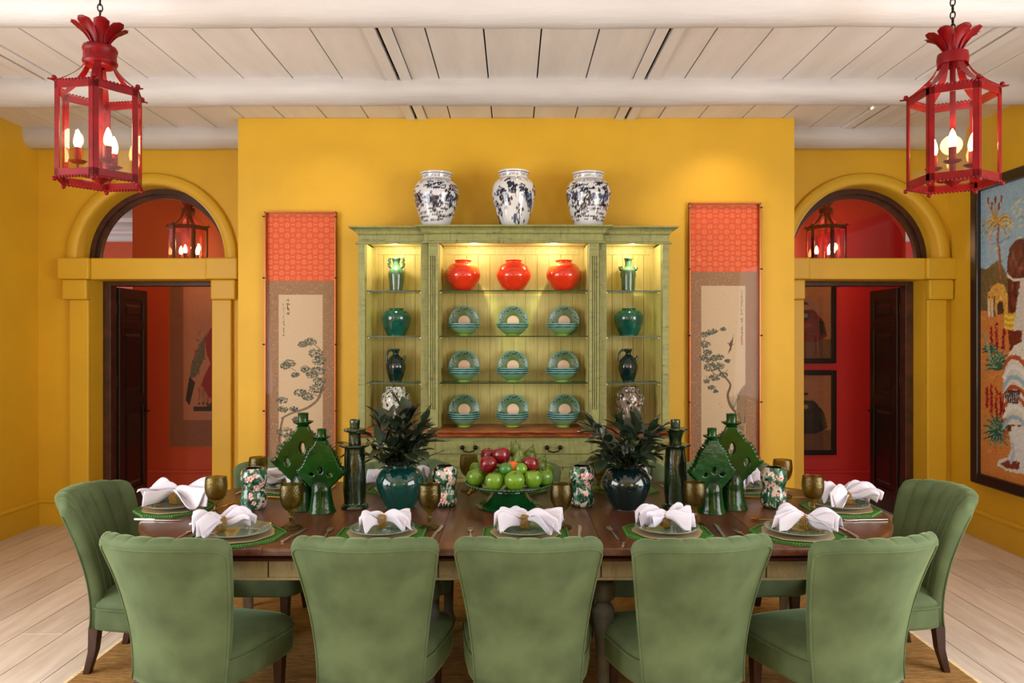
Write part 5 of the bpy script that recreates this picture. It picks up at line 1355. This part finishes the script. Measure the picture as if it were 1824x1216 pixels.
def napkin_mesh(seed, a1=1.0, a2=1.0, pinch=.0):
    g = random.Random(seed); mb = MB(); p1, p2, p3 = g.uniform(0, 6), g.uniform(0, 6), g.uniform(5.5, 8.5)
    for layer in range(2):
        def fn(u, v):
            tt = (u-.5)*2; s = (v-.5)*2
            side = 1 if tt > 0 else -1; L = (.155*a1 if tt > 0 else .13*a2)
            ax = abs(tt)
            wd = .018+(.105-.025*layer)*(ax**.85)*(a1 if tt > 0 else a2)
            amp = .010+.034*math.sin(min(ax, 1)*PI*.62)
            z = .030+amp*(1+math.cos(p3*s*1.3+p1+layer*1.7+side+tt*1.2))*.62-.018*ax*ax+.012*math.sin(5*tt+p2+s*2)+.010*layer
            # tips droop at the corners
            z -= .018*ax*abs(s)**3
            x = tt*L*(1-.22*s*s*(1 if layer == 0 else -.5))+.010*math.sin(4*s+p2); y = s*wd+.012*math.sin(3*tt+p1)+layer*.006
            return (x, y, max(z, .004+layer*.004)+.0)
        mb.grid(fn, 36, 26)
    # knotted bow loop at the ring
    return mb
napm = []
for sd in range(6):
    mb = napkin_mesh(sd*3+1, 1+.15*(sd % 3-1), 1-.12*(sd % 2)); o = mb.obj('napkin', m_white, None, 180, normals=False)
    so = o.modifiers.new('cloth', 'SOLIDIFY'); so.thickness = .0022; napm.append(o)
mb = MB()
for q in range(5):
    for k in range(22): a = 2*PI*k/22+q*.14; mb.ball((-.014+q*.007, .028*math.cos(a), .030+.028*math.sin(a)), .0034, 6, 5)
ring0 = mb.obj('napkin_ring', m_beads, None, 60)
def fork_mesh():
    mb = MB(); 
    mb.stack(lambda i: [(-.004, -.10), (.004, -.10), (.0055, -.06), (.003, 0), (.003, .04), (.010, .055), (.0105, .065), (-.0105, .065), (-.010, .055), (-.003, .04), (-.003, 0), (-.0055, -.06)], [(0, .004), (0, .0065)])
    for k in range(4):
        x = -.009+k*.006; mb.tube([(x, .062, .0055), (x, .085, .004), (x*.95, .11, .007)], [.0017, .0016, .0008], 5)
    return mb
fork0 = fork_mesh().obj('fork', m_silver, None, 30)
kn = MB().stack(lambda i: [(-.006-i, -.115), (.006+i, -.115), (.0075+i, -.10), (.006, -.03), (.0045, -.015), (-.0045, -.015), (-.006, -.03), (-.0075-i, -.10)], [(-.001, .001), (0, .004), (0, .007), (-.002, .009)])
kn.stack(lambda i: [(-.004, -.016), (.004, -.016), (.009, 0), (.0095, .07), (.004, .10), (-.006, .112), (-.007, .0)], [(0, .003), (0, .0048)])
knife0 = kn.obj('knife', m_silver, None, 30)
sp = MB().tube(crom([(0, -.085, .004), (0, -.02, .008), (0, .035, .006)], 4), [.005, .0045, .004, .0032, .0028, .0028, .003, .003, .0035], 6)
sp.lathe(prof([(.0005, -.006), (.6, -.0045), (.95, .0), (1, .0015), (.9, .0005), (.0005, -.0045)], 4), 20, Matrix.Translation((0, .058, .0085)) @ Matrix.Diagonal((.0175, .027, 1, 1)))
spoon0 = sp.obj('spoon', m_gold, None, 60)
protos = {'mat': [mat0], 'chg': [chg0], 'plt': [plt0], 'ring': [ring0], 'fork': [fork0], 'knife': [knife0], 'spoon': [spoon0]}
orig = {k: v[0] for k, v in protos.items()}; napused = set()
def take(kind): return protos[kind].pop() if protos[kind] else dup(orig[kind])
def setting(px, py, rz, where, nk=0, nrot=0, noff=(0, 0), nscale=1, xy=None, forks=True, spoon=True, kx=.235):
    c = Vector(on(px, py)) if xy is None else Vector((xy[0], xy[1], ZTT)); m = Matrix.Rotation(R(rz), 4, 'Z'); a = R(rz)
    def put(o, x, y, z, r, lb, cat, grp):
        v = m @ Vector((x, y, 0)); o.location = (c.x+v.x, c.y+v.y, ZTT+z); o.rotation_euler = (0, 0, a+R(r)); tag(o, lb, cat, grp)
    put(take('mat'), 0, 0, 0, 0, 'green octagonal placemat '+where, 'placemat', 'green octagonal placemats')
    put(take('chg'), 0, 0, .0055, 0, 'beige charger under the plate '+where, 'charger plate', 'beige chargers')
    put(take('plt'), 0, 0, .0115, 0, 'grey green plate under the napkin '+where, 'plate', 'celadon plates')
    n0 = napm[nk % 6]; n = n0 if nk < 6 else dup(n0); n.scale = (nscale, nscale, nscale*1.25)
    put(n, noff[0], noff[1], .026, nrot, 'white napkin in a beaded ring '+where, 'napkin', 'white linen napkins')
    put(take('ring'), noff[0]+0, noff[1], .024, nrot, 'gold beaded napkin ring '+where, 'napkin ring', 'gold beaded napkin rings')
    if forks: put(take('fork'), -kx, -.02, 0, 4, 'silver fork '+where, 'fork', 'silver forks')
    put(take('knife'), kx, .03, 0, -6, 'table knife '+where, 'knife', 'table knives')
    if spoon: put(take('spoon'), -.02, .23, 0, 72, 'gold spoon above the placemat '+where, 'spoon', 'gold spoons')
setting(425, 955, -4, 'at the leftmost place on the near side', 0, 35, (-.07, -.01), .84)
setting(681, 951, 0, 'at the second place from left on the near side', 1, 8, (0, 0), .74)
setting(936, 951, 0, 'at the middle place on the near side', 2, -10, (0, 0), .84)
setting(1188, 949, 0, 'at the fourth place from left on the near side', 3, 12, (-.01, 0), .84)
setting(1420, 952, 5, 'at the rightmost place on the near side', 4, -35, (.03, 0), .82)
setting(312, 906, -90, 'at the left end of the table', 5, 92, (0, 0), 1.05, spoon=True)
setting(1496, 906, 90, 'at the right end of the table', 6, -84, (-.0, -.03), .95)
for k, (px, w) in enumerate(((510, 'leftmost'), (735, 'second from left'), (915, 'middle'), (1092, 'fourth from left'), (1290, 'rightmost'))):
    X = (px-CX)*4.50/F
    setting(0, 0, 180, 'at the %s place on the far side' % w, 7+k, 20*k-30, (0, 0), .95, xy=(max(-1.25, min(1.27, X)), 4.06), spoon=(k in (0, 4)))
